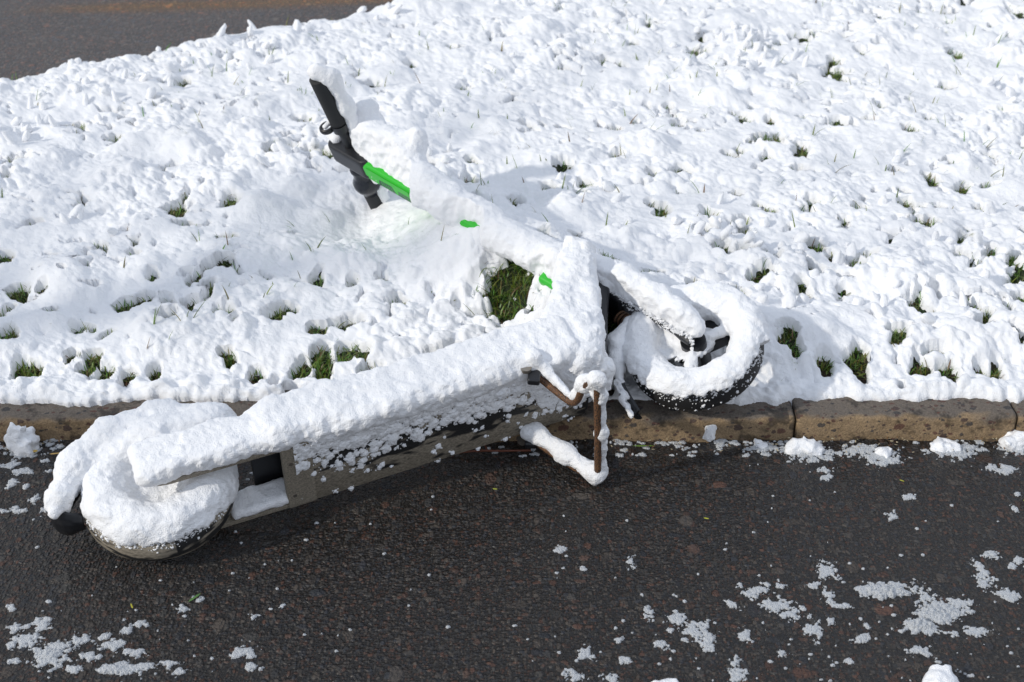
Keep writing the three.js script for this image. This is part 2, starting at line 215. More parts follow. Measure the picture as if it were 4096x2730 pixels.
{
  const J = [-2.4, -1.9, -1.22, -0.46, 0.03, 0.532, 0.947, 1.45, 1.95, 2.4], prof = [];
  for (let i = 0; i <= 10; i++) prof.push([0.004 - 0.004 * i / 10, -0.03 + 0.066 * i / 10]);
  for (let i = 1; i <= 8; i++) { const a = i / 8 * Math.PI / 2; prof.push([-0.012 + 0.012 * Math.cos(a), 0.036 + 0.012 * Math.sin(a)]); }
  for (let i = 1; i <= 10; i++) prof.push([-0.012 - 0.072 * i / 10, 0.048 + 0.006 * i / 10]);
  prof.push([-0.085, 0.02], [-0.085, -0.03]);
  for (let k = 0; k < J.length - 1; k++) {
    const x0 = J[k] + 0.0016, x1 = J[k + 1] - 0.0016, n = Math.ceil((x1 - x0) / 0.004), pos = [], uv = [], idx = [], m = prof.length, off = k * 0.37, dy = (hash2(k, 3, 9) - 0.5) * 0.006;
    for (let i = 0; i <= n; i++) { let arc = 0; for (let j = 0; j < m; j++) { if (j) arc += Math.hypot(prof[j][0] - prof[j - 1][0], prof[j][1] - prof[j - 1][1]); const x = x0 + (x1 - x0) * i / n, e = Math.min(x - x0, x1 - x); let z = prof[j][0], y = prof[j][1]; const cx = -0.04, cy = 0.0, L = Math.hypot(z - cx, y - cy), d = 0.0030 * n3(x * 24, y * 24, z * 24) + 0.0016 * n3(x * 80, y * 80, z * 80) - 0.004 * (1 - Math.sqrt(clamp(e / 0.005))) + 0.0006 * n3(x * 260, y * 260, z * 260); z += (z - cx) / L * d; y += (y - cy) / L * d + dy; pos.push(x, y, z); uv.push(x + off, Math.min(arc, 0.155)); } }
    for (let i = 0; i < n; i++) for (let j = 0; j < m - 1; j++) { const a = i * m + j, b = a + m; idx.push(a, b, a + 1, a + 1, b, b + 1); }
    for (const i of [0, n]) { const c = pos.length / 3; pos.push(i ? x1 - 0.002 : x0 + 0.002, 0, -0.04); uv.push(0, 0); for (let j = 0; j < m - 1; j++) i ? idx.push(c, i * m + j + 1, i * m + j) : idx.push(c, j, j + 1); }
    const g = new THREE.BufferGeometry(); g.setAttribute('position', new THREE.Float32BufferAttribute(pos, 3)); g.setAttribute('uv', new THREE.Float32BufferAttribute(uv, 2)); g.setIndex(idx); g.computeVertexNormals(); mesh('kerb_stone', g, M.kerb, kerb);
  }
}

// frames of the fallen scooter: F forward, U its own up, Q its upper side; S steering axis, G front-forward, T handlebar direction
const R0 = V(-0.5914, 0.077, 0.2805), A0 = V(0.3393, 0.150, -0.0834), M0 = V(-0.3661, 0.255, -0.7957);
const F = V(0.9151, 0.0834, -0.3944), U = V(-0.4022, 0.2567, -0.8788), Q = V(0.0279, 0.9629, 0.2685), S = V(-0.6999, 0.1042, -0.7066), G = V(0.6716, 0.4327, -0.6014), T = V(-0.2431, 0.8955, 0.3728);

// lawn: soil height, snow thickness
const HOLES = [[-.002,-.350,.052,.070], [.058,-.386,.01,.039], [-1.054,-.329,.006,.047], [-1.129,-.57,.01,.015], [-.795,-.103,.014,.024], [-.749,-.084,.012,.021], [-.936,-.111,.013,.015], [-.961,-.111,.008,.016], [-.695,-.103,.006,.011], [-.375,-.186,.011,.036], [-.367,-.119,.01,.021], [-.325,-.203,.015,.019], [-.272,-.136,.019,.013], [-.336,-.301,.017,.013], [-.497,-.095,.009,.016], [-.425,-.056,.014,.017], [-.461,-.075,.008,.011], [-.091,-.565,.019,.024], [-.063,-.517,.01,.015], [-.509,-1.136,.026,.021], [-.466,-1.107,.017,.023], [-.799,-.812,.023,.027], [-.789,-.888,.007,.023], [-.661,-.82,.016,.015], [-.616,-1.136,.011,.018], [.69,-1.226,.037,.034], [.748,-1.136,.011,.038], [.635,-1.402,.012,.027], [.456,-1.352,.012,.02], [1.037,-.954,.014,.029], [.949,-.704,.017,.03], [.941,-.812,.01,.022], [.844,-.344,.014,.024], [.61,-.376,.011,.025], [.561,-.517,.01,.027], [.477,-.636,.009,.016], [.462,-.559,.013,.013], [.452,-.752,.008,.022], [.677,-.602,.015,.018], [.703,-.559,.008,.015], [.744,-.506,.01,.027], [.85,-.084,.021,.021], [.947,-.103,.008,.013], [.743,-.056,.006,.009], [.605,-.103,.011,.013], [.678,-.095,.009,.013], [.776,-.221,.01,.016], [.797,-.136,.01,.016], [1.089,-.485,.011,.023], [1.061,-.548,.01,.017], [1.69,-2.288,.017,.122], [1.363,-1.905,.017,.042], [.574,-1.947,.027,.03], [.97,-1.763,.026,.039], [.971,-2.1,.021,.023], [-1.253,-1.064,.017,.023], [-1.244,-.954,.009,.016], [-1.059,-1.257,.014,.012], [-1.18,-1.336,.024,.016], [-.97,-1.686,.013,.019], [-.142,-1.641,.011,.019], [-.306,-1.823,.009,.016], [.184,-.056,.016,.02], [.192,-.186,.013,.051], [.199,-.367,.012,.048], [-.171,-.788,.01,.012], [.014,-.837,.009,.015], [.351,-.981,.008,.011], [-.28,-.485,.005,.016], [-.233,-.367,.009,.011], [-.162,-.386,.007,.008], [-.419,-.465,.009,.02], [-.104,-.954,.009,.021], [-.101,-1.064,.01,.017], [-.677,-.85,.016,.018], [.948,-.329,.006,.019], [.476,-.367,.009,.015], [1.108,-.8,.008,.015], [.97,-1.368,.014,.016], [1.065,-1.272,.012,.016], [.953,-1.008,.009,.014], [-.95,-.329,.007,.013], [-.873,-.186,.005,.009], [-.638,-.386,.005,.01], [-.78,-.485,.007,.008], [-.704,-.485,.012,.008], [-.679,-.475,.008,.007]];
const PATCH = [[.596,.435,.021,.016], [.566,.43,.014,.011], [.653,.43,.014,.013], [.621,.419,.011,.007], [.67,.472,.024,.02], [.693,.487,.021,.01], [.627,.517,.024,.013], [.645,.527,.01,.01], [.516,.381,.014,.019], [.488,.419,.011,.007], [.507,.446,.009,.016], [.519,.472,.014,.005], [.582,.435,.01,.016], [.39,.435,.015,.014], [.41,.419,.006,.007], [.431,.419,.007,.009], [.422,.472,.021,.018], [.403,.461,.008,.007], [.436,.492,.015,.012], [.456,.477,.006,.006], [.347,.466,.009,.008], [.368,.419,.005,.009], [.288,.527,.02,.02], [.299,.551,.01,.019], [.261,.497,.01,.015], [.228,.556,.007,.008], [.214,.487,.008,.013], [.245,.527,.005,.006], [.162,.546,.007,.006], [.172,.593,.007,.006], [.114,.579,.011,.011], [.093,.621,.013,.012], [.144,.629,.01,.009], [.335,.621,.01,.018], [.335,.598,.008,.009], [.357,.541,.01,.014], [.41,.579,.008,.008], [.467,.527,.012,.02], [.498,.507,.007,.008], [.539,.546,.013,.01], [.55,.517,.007,.006], [.506,.593,.007,.006], [.716,.466,.017,.013], [.77,.381,.012,.022], [.8,.342,.014,.008], [.767,.414,.013,.013], [.794,.44,.014,.013], [.823,.37,.006,.008], [.838,.359,.007,.009], [.659,.236,.008,.009], [.702,.186,.008,.009], [.714,.531,.02,.009], [.684,.531,.005,.006], [.619,.574,.016,.009], [.664,.611,.006,.005], [.57,.1,.01,.007], [.57,.12,.009,.008], [.083,.327,.01,.008], [.117,.376,.005,.004], [.197,.359,.007,.013], [.877,.217,.005,.009], [.897,.179,.005,.006], [.895,.1,.02,.014], [.877,.093,.01,.008], [-.745,.546,.017,.013], [-.768,.517,.012,.008], [-.737,.507,.012,.011], [-.693,.565,.017,.016], [-.697,.584,.023,.02], [-.791,.477,.008,.007], [-.762,.556,.01,.008], [-.664,.551,.013,.012], [-.641,.584,.02,.009], [-.611,.56,.017,.011], [-.626,.541,.009,.007], [-.596,.527,.01,.01], [-.58,.512,.01,.007], [-.571,.574,.015,.008], [-.588,.611,.019,.012], [-.55,.607,.015,.008], [-.653,.611,.01,.007], [-.75,.593,.007,.006], [-.727,.517,.009,.01], [-.406,.574,.013,.011], [-.415,.584,.008,.006], [-.391,.607,.008,.008], [-.374,.611,.005,.005], [-.52,.477,.007,.007], [-.496,.456,.006,.005], [-.406,.497,.007,.006], [-.362,.472,.006,.006], [-.513,.598,.013,.008], [-.496,.616,.01,.006], [-.922,.086,.016,.008], [-.891,.107,.017,.009], [-.897,.143,.009,.014], [-.862,.073,.008,.006], [-.844,.107,.008,.005], [-.869,.153,.006,.007], [-.841,.192,.009,.009], [-.871,.217,.008,.006], [-.881,.223,.008,.006], [-.858,.223,.011,.007], [-.813,.223,.007,.007], [-.779,.14,.008,.008], [-.099,.517,.003,.004], [-.804,-.006,.012,.009], [-.806,.016,.008,.01], [-.863,.002,.012,.007], [-.757,.016,.008,.01]];
function bumps(x, z, cell, sd) {
  const X = x / cell, Z = z / cell, ci = Math.floor(X), cj = Math.floor(Z); let b = 0;
  for (let dj = -1; dj <= 1; dj++) for (let di = -1; di <= 1; di++) {
    const i = ci + di, j = cj + dj, dx = X - i - 0.1 - 0.8 * hash2(i, j, sd), dz = Z - j - 0.1 - 0.8 * hash2(i, j, sd + 1), r = 0.45 + 0.5 * hash2(i, j, sd + 2), a = hash2(i, j, sd + 3) * 3.14, e = 0.75 + 0.5 * hash2(i, j, sd + 4);
    const p = (dx * Math.cos(a) + dz * Math.sin(a)) * e, q = (-dx * Math.sin(a) + dz * Math.cos(a)) / e, d = (p * p + q * q) / (r * r);
    if (d < 1) b = Math.max(b, r * Math.pow(1 - d, 0.8) * (0.4 + 0.6 * hash2(i, j, sd + 5)));
  }
  return b * cell;
}
function mounds(x, z, cell, sd) {
  const X = x / cell, Z = z / cell, ci = Math.floor(X), cj = Math.floor(Z); let b = 0;
  for (let dj = -1; dj <= 1; dj++) for (let di = -1; di <= 1; di++) { const i = ci + di, j = cj + dj, dx = X - i - 0.1 - 0.8 * hash2(i, j, sd), dz = Z - j - 0.1 - 0.8 * hash2(i, j, sd + 1), r = 0.55 + 0.4 * hash2(i, j, sd + 2), d = (dx * dx + dz * dz) / (r * r); if (d < 1) b += r * (1 - d) * (1 - d) * (0.4 + 0.6 * hash2(i, j, sd + 5)); }
  return Math.min(b, 1) * cell;
}
const pathQ = (x, z) => (x + 1.53) * -0.569 + (z + 1.71) * -0.823 + 0.035 * n2(x * 5, z * 5);
{ let k = 0; while (k < 240) { const z = -0.14 - 2.4 * rnd() ** 1.3, x = (rnd() * 2 - 1) * (1.15 + 0.4 * -z); if (n2(x * 2.4 + 7, z * 2.4) + 0.25 * sst(-0.4, 0.6, x) - 0.15 < rr(-0.3, 0.5)) continue; k++; const a = rr(0.004, 0.014); HOLES.push([x, z, a, a * rr(0.5, 1.2)]); } }
for (const h of HOLES) if (h[1] > -0.135) { h[1] -= 0.026; h[3] += 0.002; h[2] *= 0.85; }
const holeGrid = new Map(); HOLES.forEach((h, n) => { for (let i = Math.floor((h[0] - h[2] * 1.8) / 0.1); i <= Math.floor((h[0] + h[2] * 1.8) / 0.1); i++) for (let j = Math.floor((h[1] - h[3] * 1.8) / 0.1); j <= Math.floor((h[1] + h[3] * 1.8) / 0.1); j++) { const k = i * 1000 + j; if (!holeGrid.has(k)) holeGrid.set(k, []); holeGrid.get(k).push(h); } });
function lawn(x, z) { // [soil y, snow top y]
  const q = pathQ(x, z), big = 0.014 * n2(x * 1.7 + 3, z * 1.7) + 0.009 * n2(x * 4.3, z * 4.3 + 7);
  let g = 0.030 + 0.028 * sst(-0.09, -0.21, z) + 0.026 * sst(-0.2, -0.8, z) + 0.012 * Math.max(0, -z - 0.6) + big * sst(-0.07, -0.3, z);
  // drift along the steering column
  const sx = x - A0.x, sz = z - A0.z, hl = Math.hypot(S.x, S.z), ux = S.x / hl, uz = S.z / hl, s = (sx * ux + sz * uz) / hl, d = -sx * uz + sz * ux; // d > 0 on the far side? sign by side
  const along = sst(0.12, 0.34, s) * sst(1.12, 0.9, s), lowSide = sst(0.86, 0.72, s);
  const nr = sst(0.08, -0.08, d), mix = (a, b) => a + (b - a) * nr; // far side of the column -> near side
  let drift = 0.045 * along * mix(1.1 * Math.exp(-(d * d) / 0.035), lowSide * Math.exp(-(d * d) / 0.020));
  drift += along * mix(0.092 * sst(0.26, 0.02, Math.abs(d)) * (1 - 0.75 * sst(0.66, 0.86, s)), 0.060 * sst(0.15, 0.02, Math.abs(d)) * sst(0.82, 0.55, s));
  { const wx0 = x - A0.x - 0.03, wz0 = z - A0.z + 0.05, wr = Math.hypot(wx0, wz0), wa = sst(-0.02, -0.16, z); drift += 0.035 * wa * sst(0.42, 0.16, wr); }
  g += drift; if (q > -0.05) g = Math.min(g, g + (0.04 - g) * sst(-0.05, 0.06, q));
  const wx = x + 0.012 * n2(x * 14, z * 14), wz = z + 0.012 * n2(x * 14 + 9, z * 14), m1 = sst(-0.35, 0.3, n2(x * 3.1 + 2, z * 3.1)), m2 = sst(-0.35, 0.35, n2(x * 3.7, z * 3.7 + 4) + 0.35 * n2(x * 9, z * 9));
  const b1 = mounds(wx, wz, 0.12, 3), b2 = bumps(wx, wz, 0.040, 23), b3 = bumps(wx, wz, 0.017, 43);
  const edge = sst(-0.10, -0.22, z) ;
  const rise = 0.010 + (0.10 + 0.26 * m1) * b1 * edge + (0.06 + 0.40 * m2) * b2 * (0.4 + 0.6 * edge) + (0.05 + 0.18 * m2) * b3;
  { const a = (x + 0.004) / 0.06, b = (z + 0.34) / 0.09; g -= 0.04 * Math.exp(-(a * a + b * b)); }
  { const px = (x + 0.335) / 0.13, pz = (z + 0.78) / 0.12, pk = Math.exp(-(px * px + pz * pz)); g -= 0.06 * pk; }
  let t = 0.015 + (0.06 + 0.30 * m2) * b3, cutH = 0;
  const crev = n2(x * 5 + 5, z * 5) + 0.6 * n2(x * 17, z * 17 + 3); if (b2 < 0.006 && z < -0.13) cutH = sst(0.12, 0.5, crev) * sst(0.006, 0.002, b2);
  for (const h of holeGrid.get(Math.floor(x / 0.1) * 1000 + Math.floor(z / 0.1)) ?? []) { const r = Math.hypot((x - h[0]) / (h[2] * 1.25 + 0.004), (z - h[1]) / (h[3] + 0.010)) + 0.75 * n2(x * 38, z * 38) + 0.3 * n2(x * 95, z * 95); if (r < 1.25) cutH = Math.max(cutH, sst(1.3, 0.75, r)); }
  cutH *= 1 - along * sst(0.2, 0.1, Math.abs(d)) * sst(0.46, 0.56, s);
  t -= 0.030 * cutH; const mat = g + rise * (1 - 0.25 * cutH);
  // front lip over the kerb
  const ez = -0.050 + 0.014 * n2(x * 9, 1.5) + 0.010 * n2(x * 28, 4.5) + 0.007 * n2(x * 70, 8.5) + 0.026 * sst(0.45, 0.8, n2(x * 5.5, 9.3));
  const e2 = sst(-0.088, -0.125, z), base = (mat - 0.004) * e2 + (g - 0.022) * (1 - e2) - 0.09 * sst(-0.07, 0.0, q); const lip = clamp((ez - z) / 0.020);
  let top = mat + t;
  if (z > -0.14) { const on = 0.050, k = sst(-0.14, -0.09, z); const lt = on + (0.015 + 0.28 * b2 + 0.45 * b3 + 0.009 * n2(x * 12, z * 12) + 0.004 * n2(x * 40, z * 40)) * Math.sqrt(lip) - 0.02 * (lip <= 0 ? 1 : 0); let ht = 0; for (const h of holeGrid.get(Math.floor(x / 0.1) * 1000 + Math.floor(z / 0.1)) ?? []) { const r = Math.hypot((x - h[0]) / (h[2] + 0.002), (z - h[1]) / (h[3] + 0.002)) + 0.42 * n2(x * 45, z * 45); if (r < 1.2) ht = Math.max(ht, sst(1.2, 0.7, r)); } top = top * (1 - k) + (lt - 0.06 * ht) * k; }
  if (q > -0.09) { const k = Math.sqrt(clamp(-(q - 0.01 * n2(x * 25, z * 25)) / 0.09)); top = g - 0.03 + (top - g + 0.03) * k - (k <= 0 ? 0.03 : 0); }
  return [base, top];
}
{ // one wide sheet of lumpy snow
  const rows = []; for (let z = -0.022; z > -4.6;) { rows.push(z); z -= z > -0.075 ? 0.0017 : 0.0029 * (1 + 0.75 * -z); }
  const NC = 860, nr = rows.length, pos = new Float32Array((NC + 1) * nr * 3), idx = [], low = new Uint8Array((NC + 1) * nr);
  for (let j = 0; j < nr; j++) { const z = rows[j], w = 1.28 + 0.42 * -z; for (let i = 0; i <= NC; i++) { const x = (i / NC * 2 - 1) * w, [b, t] = lawn(x, z), o = j * (NC + 1) + i; pos[o * 3] = x; pos[o * 3 + 1] = Math.max(t, b - 0.02); pos[o * 3 + 2] = z; low[o] = t < b - 0.012 ? 1 : 0; } }
  for (let j = 0; j < nr - 1; j++) for (let i = 0; i < NC; i++) { const a = j * (NC + 1) + i, b = a + 1, c = a + NC + 1, d = c + 1; if (low[a] && low[b] && low[c] && low[d]) continue; idx.push(a, b, c, b, d, c); }
  const g = compact(pos, idx), nn = g.attributes.normal.array, ps = g.attributes.position.array;
  for (let o = 0; o < ps.length; o += 3) { const x = ps[o], y = ps[o + 1], z = ps[o + 2], e = z < -0.03 ? 1 : 0, d = e * (0.0048 * n3(x * 30, y * 30, z * 30) + (0.0014 + 0.0028 * sst(-0.2, 0.4, n3(x * 6, 5, z * 6))) * n3(x * 80, y * 80, z * 80) + 0.0013 * n3(x * 190, y * 190, z * 190)); ps[o] = x + nn[o] * d; ps[o + 1] = y + nn[o + 1] * d; ps[o + 2] = z + nn[o + 2] * d; }
  g.computeVertexNormals(); uvPlanar(g);
  const ears = [];
  for (let k = 0, m = 0; k < 9000 && m < 300; k++) { const z = -0.25 - 2.6 * rnd(), x = (rnd() * 2 - 1) * (1.1 + 0.4 * -z), q = pathQ(x, z), nearEdge = q > -0.22 && q < -0.02; if (q > -0.02 || (nearEdge ? rnd() < 0.75 : n2(x * 2 + 3, z * 2) < rr(0.0, 0.7))) continue; m++; const y = lawn(x, z)[1], L = rr(0.010, nearEdge ? 0.036 : 0.028), r0 = rr(0.007, 0.014), e = new THREE.IcosahedronGeometry(1, 2), p = e.attributes.position; e.deleteAttribute('uv');
    for (let i = 0; i < p.count; i++) { const vx = p.getX(i), vy = p.getY(i), vz = p.getZ(i), f = 1 + 0.35 * n3(vx * 1.6 + m, vy * 1.6, vz * 1.6); p.setXYZ(i, vx * r0 * f, vy * L * f, vz * r0 * f); }
    e.rotateX(rr(-0.9, 0.9)); e.rotateZ(rr(-0.9, 0.9)); e.translate(x, y + L * 0.3, z); const mv = mergeVertices(e); mv.deleteAttribute('normal'); ears.push(mv); }
  const eg = mergeGeometries(ears); eg.computeVertexNormals(); uvPlanar(eg);
  const s = mesh('lawn_snow', mergeGeometries([g, eg]), M.snow, scene, 'stuff'); tag(s, 'lumpy white snow lying over the grass verge behind the kerb', 'snow');
  console.log('lawn rows', nr, 'tris', idx.length / 3);
}
{
  const sg = sheet('soil', -2.3, 2.3, -3.2, -0.084, 575, 445, (x, z) => lawn(x, z)[0] + 0.002 * n2(x * 60, z * 60), M.soil, [1, 1]).geometry, p = sg.attributes.position, c = new Float32Array(p.count * 3);
  for (let k = 0; k < p.count; k++) { const x = p.getX(k), z = p.getZ(k), gr = sst(-0.13, -0.2, z + 0.02 * n2(x * 20, z * 20)); c[k * 3] = 1 - 0.45 * gr; c[k * 3 + 1] = 1 + 0.35 * gr; c[k * 3 + 2] = 1 - 0.35 * gr; }
  sg.setAttribute('color', new THREE.BufferAttribute(c, 3)); M.soil.vertexColors = true;
}
const outer = M.snow;
sheet('snow_field', 1.2, 14, -14, -0.09, 24, 24, (x, z) => 0.03 + 0.02 * n2(x * 2, z * 2), outer, [1, 1], 'structure', (x, z) => x < 1.24 + 0.42 * -z - 0.35 && z > -4.7);
{ // the footpath beyond the snow, with a rusty brown stain
  const g = sheet('footpath', -6, 0.9, -8, -1.55, 138, 129, (x, z) => 0.052 + 0.001 * n2(x * 7, z * 7), M.path, [1 / 2.4, 1 / 1.2], 'structure', (x, z) => pathQ(x, z) < -0.12).geometry, p = g.attributes.position, c = new Float32Array(p.count * 3);
  for (let i = 0; i < p.count; i++) { const x = p.getX(i), z = p.getZ(i), s = sst(0.25, 0.8, n2(x * 1.3 + 1, z * 3) * 0.6 + 1 - Math.abs((z + 2.72 + 0.12 * (x + 1.2)) / 0.13)) * sst(-1.9, -1.4, x); c[i * 3] = 2.3 * (1 + 0.8 * s); c[i * 3 + 1] = 2.25 * (1 + 0.15 * s); c[i * 3 + 2] = 2.25 * (1 - 0.55 * s); }
  g.setAttribute('color', new THREE.BufferAttribute(c, 3));
}

// ---------------------------------------------------------------- the scooter
const scooter = new THREE.Group(); scooter.name = numbered('electric_scooter'); scooter.position.set(R0.x, 0, R0.z); scene.add(scooter);
tag(scooter, 'electric scooter with green stem lying on its side across the kerb, caked in snow', 'scooter');
const basis = (x, y, z) => new THREE.Quaternion().setFromRotationMatrix(new THREE.Matrix4().makeBasis(x, y, z));
const qD = basis(F, Q, U.clone().negate()), qF = basis(G, T, S.clone().negate());
function part(name, front) { const g = new THREE.Group(); g.name = name; scooter.add(g); g.quaternion.copy(front ? qF : qD); g.position.copy(front ? A0 : R0).sub(scooter.position); return g; }
const D = (f, u, l) => [f, l, -u]; // along, own up, side -> part axes
const bone = (pts, r) => (x, y, z) => { let d = 1e9; for (let i = 0; i < pts.length - 1; i++) d = smin(d, sdCaps(x, y, z, pts[i], pts[i + 1], [r[i], r[i + 1]]), 0.02); return d; };
const H3 = 0.0026;
// --- deck
{
  const deck = part('deck');
  const fr = (f) => ({ p: V(...D(f, -0.0215, 0.008)), x: V(0, 1, 0), y: V(0, 0, -1) }); // profile: a across (side), b own up
  const prof = rrect(0.168, 0.067, 0.010, 4);
  const body = mesh('deck_shell', sweep(prof, [0.252, 0.4, 0.55, 0.7, 0.772].map(fr)), M.mud, deck);
  // hollow rear end: a rim of wall round the wheel well
  const sh = new THREE.Shape(rrect(0.168, 0.067, 0.010, 5).map((p) => new THREE.Vector2(...p))); sh.holes.push(new THREE.Path(rrect(0.140, 0.050, 0.014, 5).map((p) => new THREE.Vector2(p[0], p[1] + 0.002))));
  const e = new THREE.ExtrudeGeometry(sh, { depth: 0.045, bevelEnabled: true, bevelThickness: 0.003, bevelSize: 0.002, bevelSegments: 2, curveSegments: 4 });
  e.applyMatrix4(new THREE.Matrix4().makeBasis(V(0, 1, 0), V(0, 0, -1), V(1, 0, 0).negate()).setPosition(V(...D(0.250, -0.0215, 0.008)))); uvPlanar(e, 2); mesh('wheel_well_rim', e, M.mudLight, deck);
  mesh('end_cap', new RoundedBoxGeometry(0.012, 0.154, 0.058, 2, 0.005).translate(...D(0.776, -0.0215, 0.008)), M.black, deck);
  for (const s of [1, -1]) { // arms that hold the rear wheel
    const a = new THREE.Shape(); a.moveTo(0.252, -0.053); a.lineTo(0.02, -0.050); a.quadraticCurveTo(-0.026, -0.046, -0.027, -0.020); a.quadraticCurveTo(-0.025, 0.004, 0.01, 0.003); a.lineTo(0.252, 0.004);
    const g = new THREE.ExtrudeGeometry(a, { depth: 0.006, bevelEnabled: true, bevelThickness: 0.0015, bevelSize: 0.0015, bevelSegments: 2 }); g.applyMatrix4(new THREE.Matrix4().makeBasis(V(1, 0, 0), V(0, 0, -1), V(0, 1, 0)).setPosition(0, s > 0 ? 0.081 : -0.071, 0)); uvPlanar(g, 2); mesh('wheel_arm', g, M.mudLight, deck);
  }
  mesh('top_plate', new RoundedBoxGeometry(0.09, 0.122, 0.008, 2, 0.003).translate(...D(0.205, 0.006, 0)), M.black, deck);
  for (const [f, l] of [[0.215, 0.045], [0.215, -0.04], [0.62, 0.05], [0.745, -0.045]]) { const b = new THREE.CylinderGeometry(0.004, 0.004, 0.003, 12); b.rotateX(Math.PI / 2); b.translate(...D(f, -0.056, l)); mesh('bolt', b, M.steel, deck); }
  // thick cap of snow on the upper side
  mesh('snow_crust', nets((x, y, z) => {
    const f = x, l = y, u = -z, und = 0.006 * n3(x * 9, 3, z * 9), e1 = 0.010 * n3(x * 22, 7.7, 1.5) + 0.006 * n3(x * 60, 2, 2);
    let d = sdBox(f, u, l, [0.47, -0.008 + e1 * 0.5, 0.103 + und], [0.285, 0.050, 0.019], 0.018);
    d = smin(d, sdBox(f, u, l, [0.10, -0.010, 0.098 + und - 0.10 * Math.max(0, u)], [0.130, 0.046 + e1 * 0.5, 0.019], 0.018), 0.02);
    d = smin(d, sdBox(f, u, l, [0.50, -0.056 + e1 * 0.4, 0.094 - e1], [0.25, 0.008, 0.017], 0.008), 0.02);
    return fluff(d, x, y, z);
  }, [-0.06, 0.05, -0.08], [0.79, 0.155, 0.10], H3), M.snow, deck, 'stuff');
  // clumps stuck to the underside
  const cl = []; for (let k = 0; k < 4600; k++) { const f = rr(0.0, 0.55), l = rr(0, 0.168), n = n2(f * 16, l * 22), front = sst(0.40, 0.52, f), lim = 0.116 + 0.022 * n - 0.055 * front + 0.010 * n2(f * 7, 2), cov = sst(lim - 0.075, lim + 0.050, l); if (rnd() < 0.62 * Math.pow(cov, 1.5) + 0.016) { const big = sst(0.03, 0.13, l), r = rr(0.002, 0.005 + 0.008 * big * rnd()); cl.push({ a: f, b: l, r, h: r * rr(0.4, 0.85), e: rr(0.7, 1.1) }); for (let m = 0; m < 4; m++) { const q = rr(0.0007, 0.0018); cl.push({ a: f + rr(-1.9, 1.9) * r, b: l + rr(-1.9, 1.9) * r, r: q, h: q * 0.7 }); } } }
  const sp = mesh('snow_clumps', clumpShell(0.55, 0.168, 0.0016, (a, b) => [D(0.222 + a, -0.0552, -0.076 + b), [0, 0, 1]], cl), M.snow, deck, 'stuff');
  // snow drifted on the lower arm
  mesh('snow_drift', nets((x, y, z) => fluff(sdBox(x, -z, y, [0.16, -0.030, -0.052], [0.055, 0.026, 0.010], 0.009), x, y, z, 0.7), [0.09, -0.08, -0.01], [0.23, -0.03, 0.07], H3), M.snow, deck, 'stuff');
}
// --- rear wheel
const tyreGeo = (R, w, n = 72) => { const p = []; for (let i = 0; i <= 18; i++) { const a = -Math.PI * 0.86 + i / 18 * Math.PI * 1.72, rx = w * 0.5, c = Math.cos(a), s = Math.sin(a); p.push(new THREE.Vector2(R - w * 0.46 + w * 0.46 * Math.sign(c) * Math.pow(Math.abs(c), 0.85), rx * Math.sign(s) * Math.pow(Math.abs(s), 0.8))); } return new THREE.LatheGeometry(p, n); };
function tyreSpecks(R, w, n, keep, sd) {
  const per = 2 * Math.PI * R, arcW = w * 1.5, cl = [];
  for (let k = 0; k < n; k++) { const a = rnd() * per, b = rnd() * arcW; if (rnd() < keep(a / R, b / arcW)) { const r = rr(0.0008, 0.0016 + 0.0022 * rnd() ** 3); cl.push({ a, b, r, h: r * rr(0.25, 0.6) }); } }
  return clumpShell(per, arcW, 0.0012, (a, b) => { const th = a / R, ph = (b / arcW - 0.5) * 2.6, c = Math.cos(ph), s = Math.sin(ph), rr_ = R - w * 0.46 + w * 0.46 * Math.pow(Math.abs(c), 0.85) * Math.sign(c), y = w * 0.5 * Math.sign(s) * Math.pow(Math.abs(s), 0.8); return [[Math.sin(th) * rr_, y, Math.cos(th) * rr_], [Math.sin(th) * c, s, Math.cos(th) * c]]; }, cl, true);
}
{
  const w = part('rear_wheel');
  mesh('tyre', tyreGeo(0.125, 0.060), M.mudTyre, w);
  mesh('hub', new THREE.CylinderGeometry(0.082, 0.082, 0.046, 40), M.black, w);
  mesh('axle_nut', new THREE.CylinderGeometry(0.010, 0.010, 0.012, 6).translate(0, 0.072, 0), M.steel, w);
  mesh('snow_crust', nets((x, y, z) => {
    const r = Math.hypot(x, z), th = Math.atan2(z, x), cam = sst(-0.05, 0.04, z * 0.85 - x * 0.55), rag = 0.007 * n2(th * 5, 1) + 0.006 * n2(th * 17, 2) + 0.003 * n2(th * 45, 4);
    const cut = -0.03 + cam * (0.046 + rag + Math.max(0, r - 0.112) * 0.85);
    let d = Math.hypot((r - 0.087 + 0.004 * cam) * 0.98, (y - 0.013 - 0.010 * cam)) - 0.046 + 0.005 * cam + 0.003 * n2(th * 2, 5);
    d = smin(d, sdBox(x, y, z, [0, 0.018, 0], [0.07, 0.015, 0.07], 0.014), 0.02);
    return Math.max(fluff(d, x, y, z), (cut - y) * 0.75);
  }, [-0.15, -0.05, -0.15], [0.15, 0.075, 0.15], H3), M.snow, w, 'stuff');
  mesh('snow_clumps', tyreSpecks(0.125, 0.060, 9000, (th, v) => sst(0.55, 0.85, v + 0.07 * n2(th * 9, 3)) * 0.9), M.snow, w, 'stuff');
}
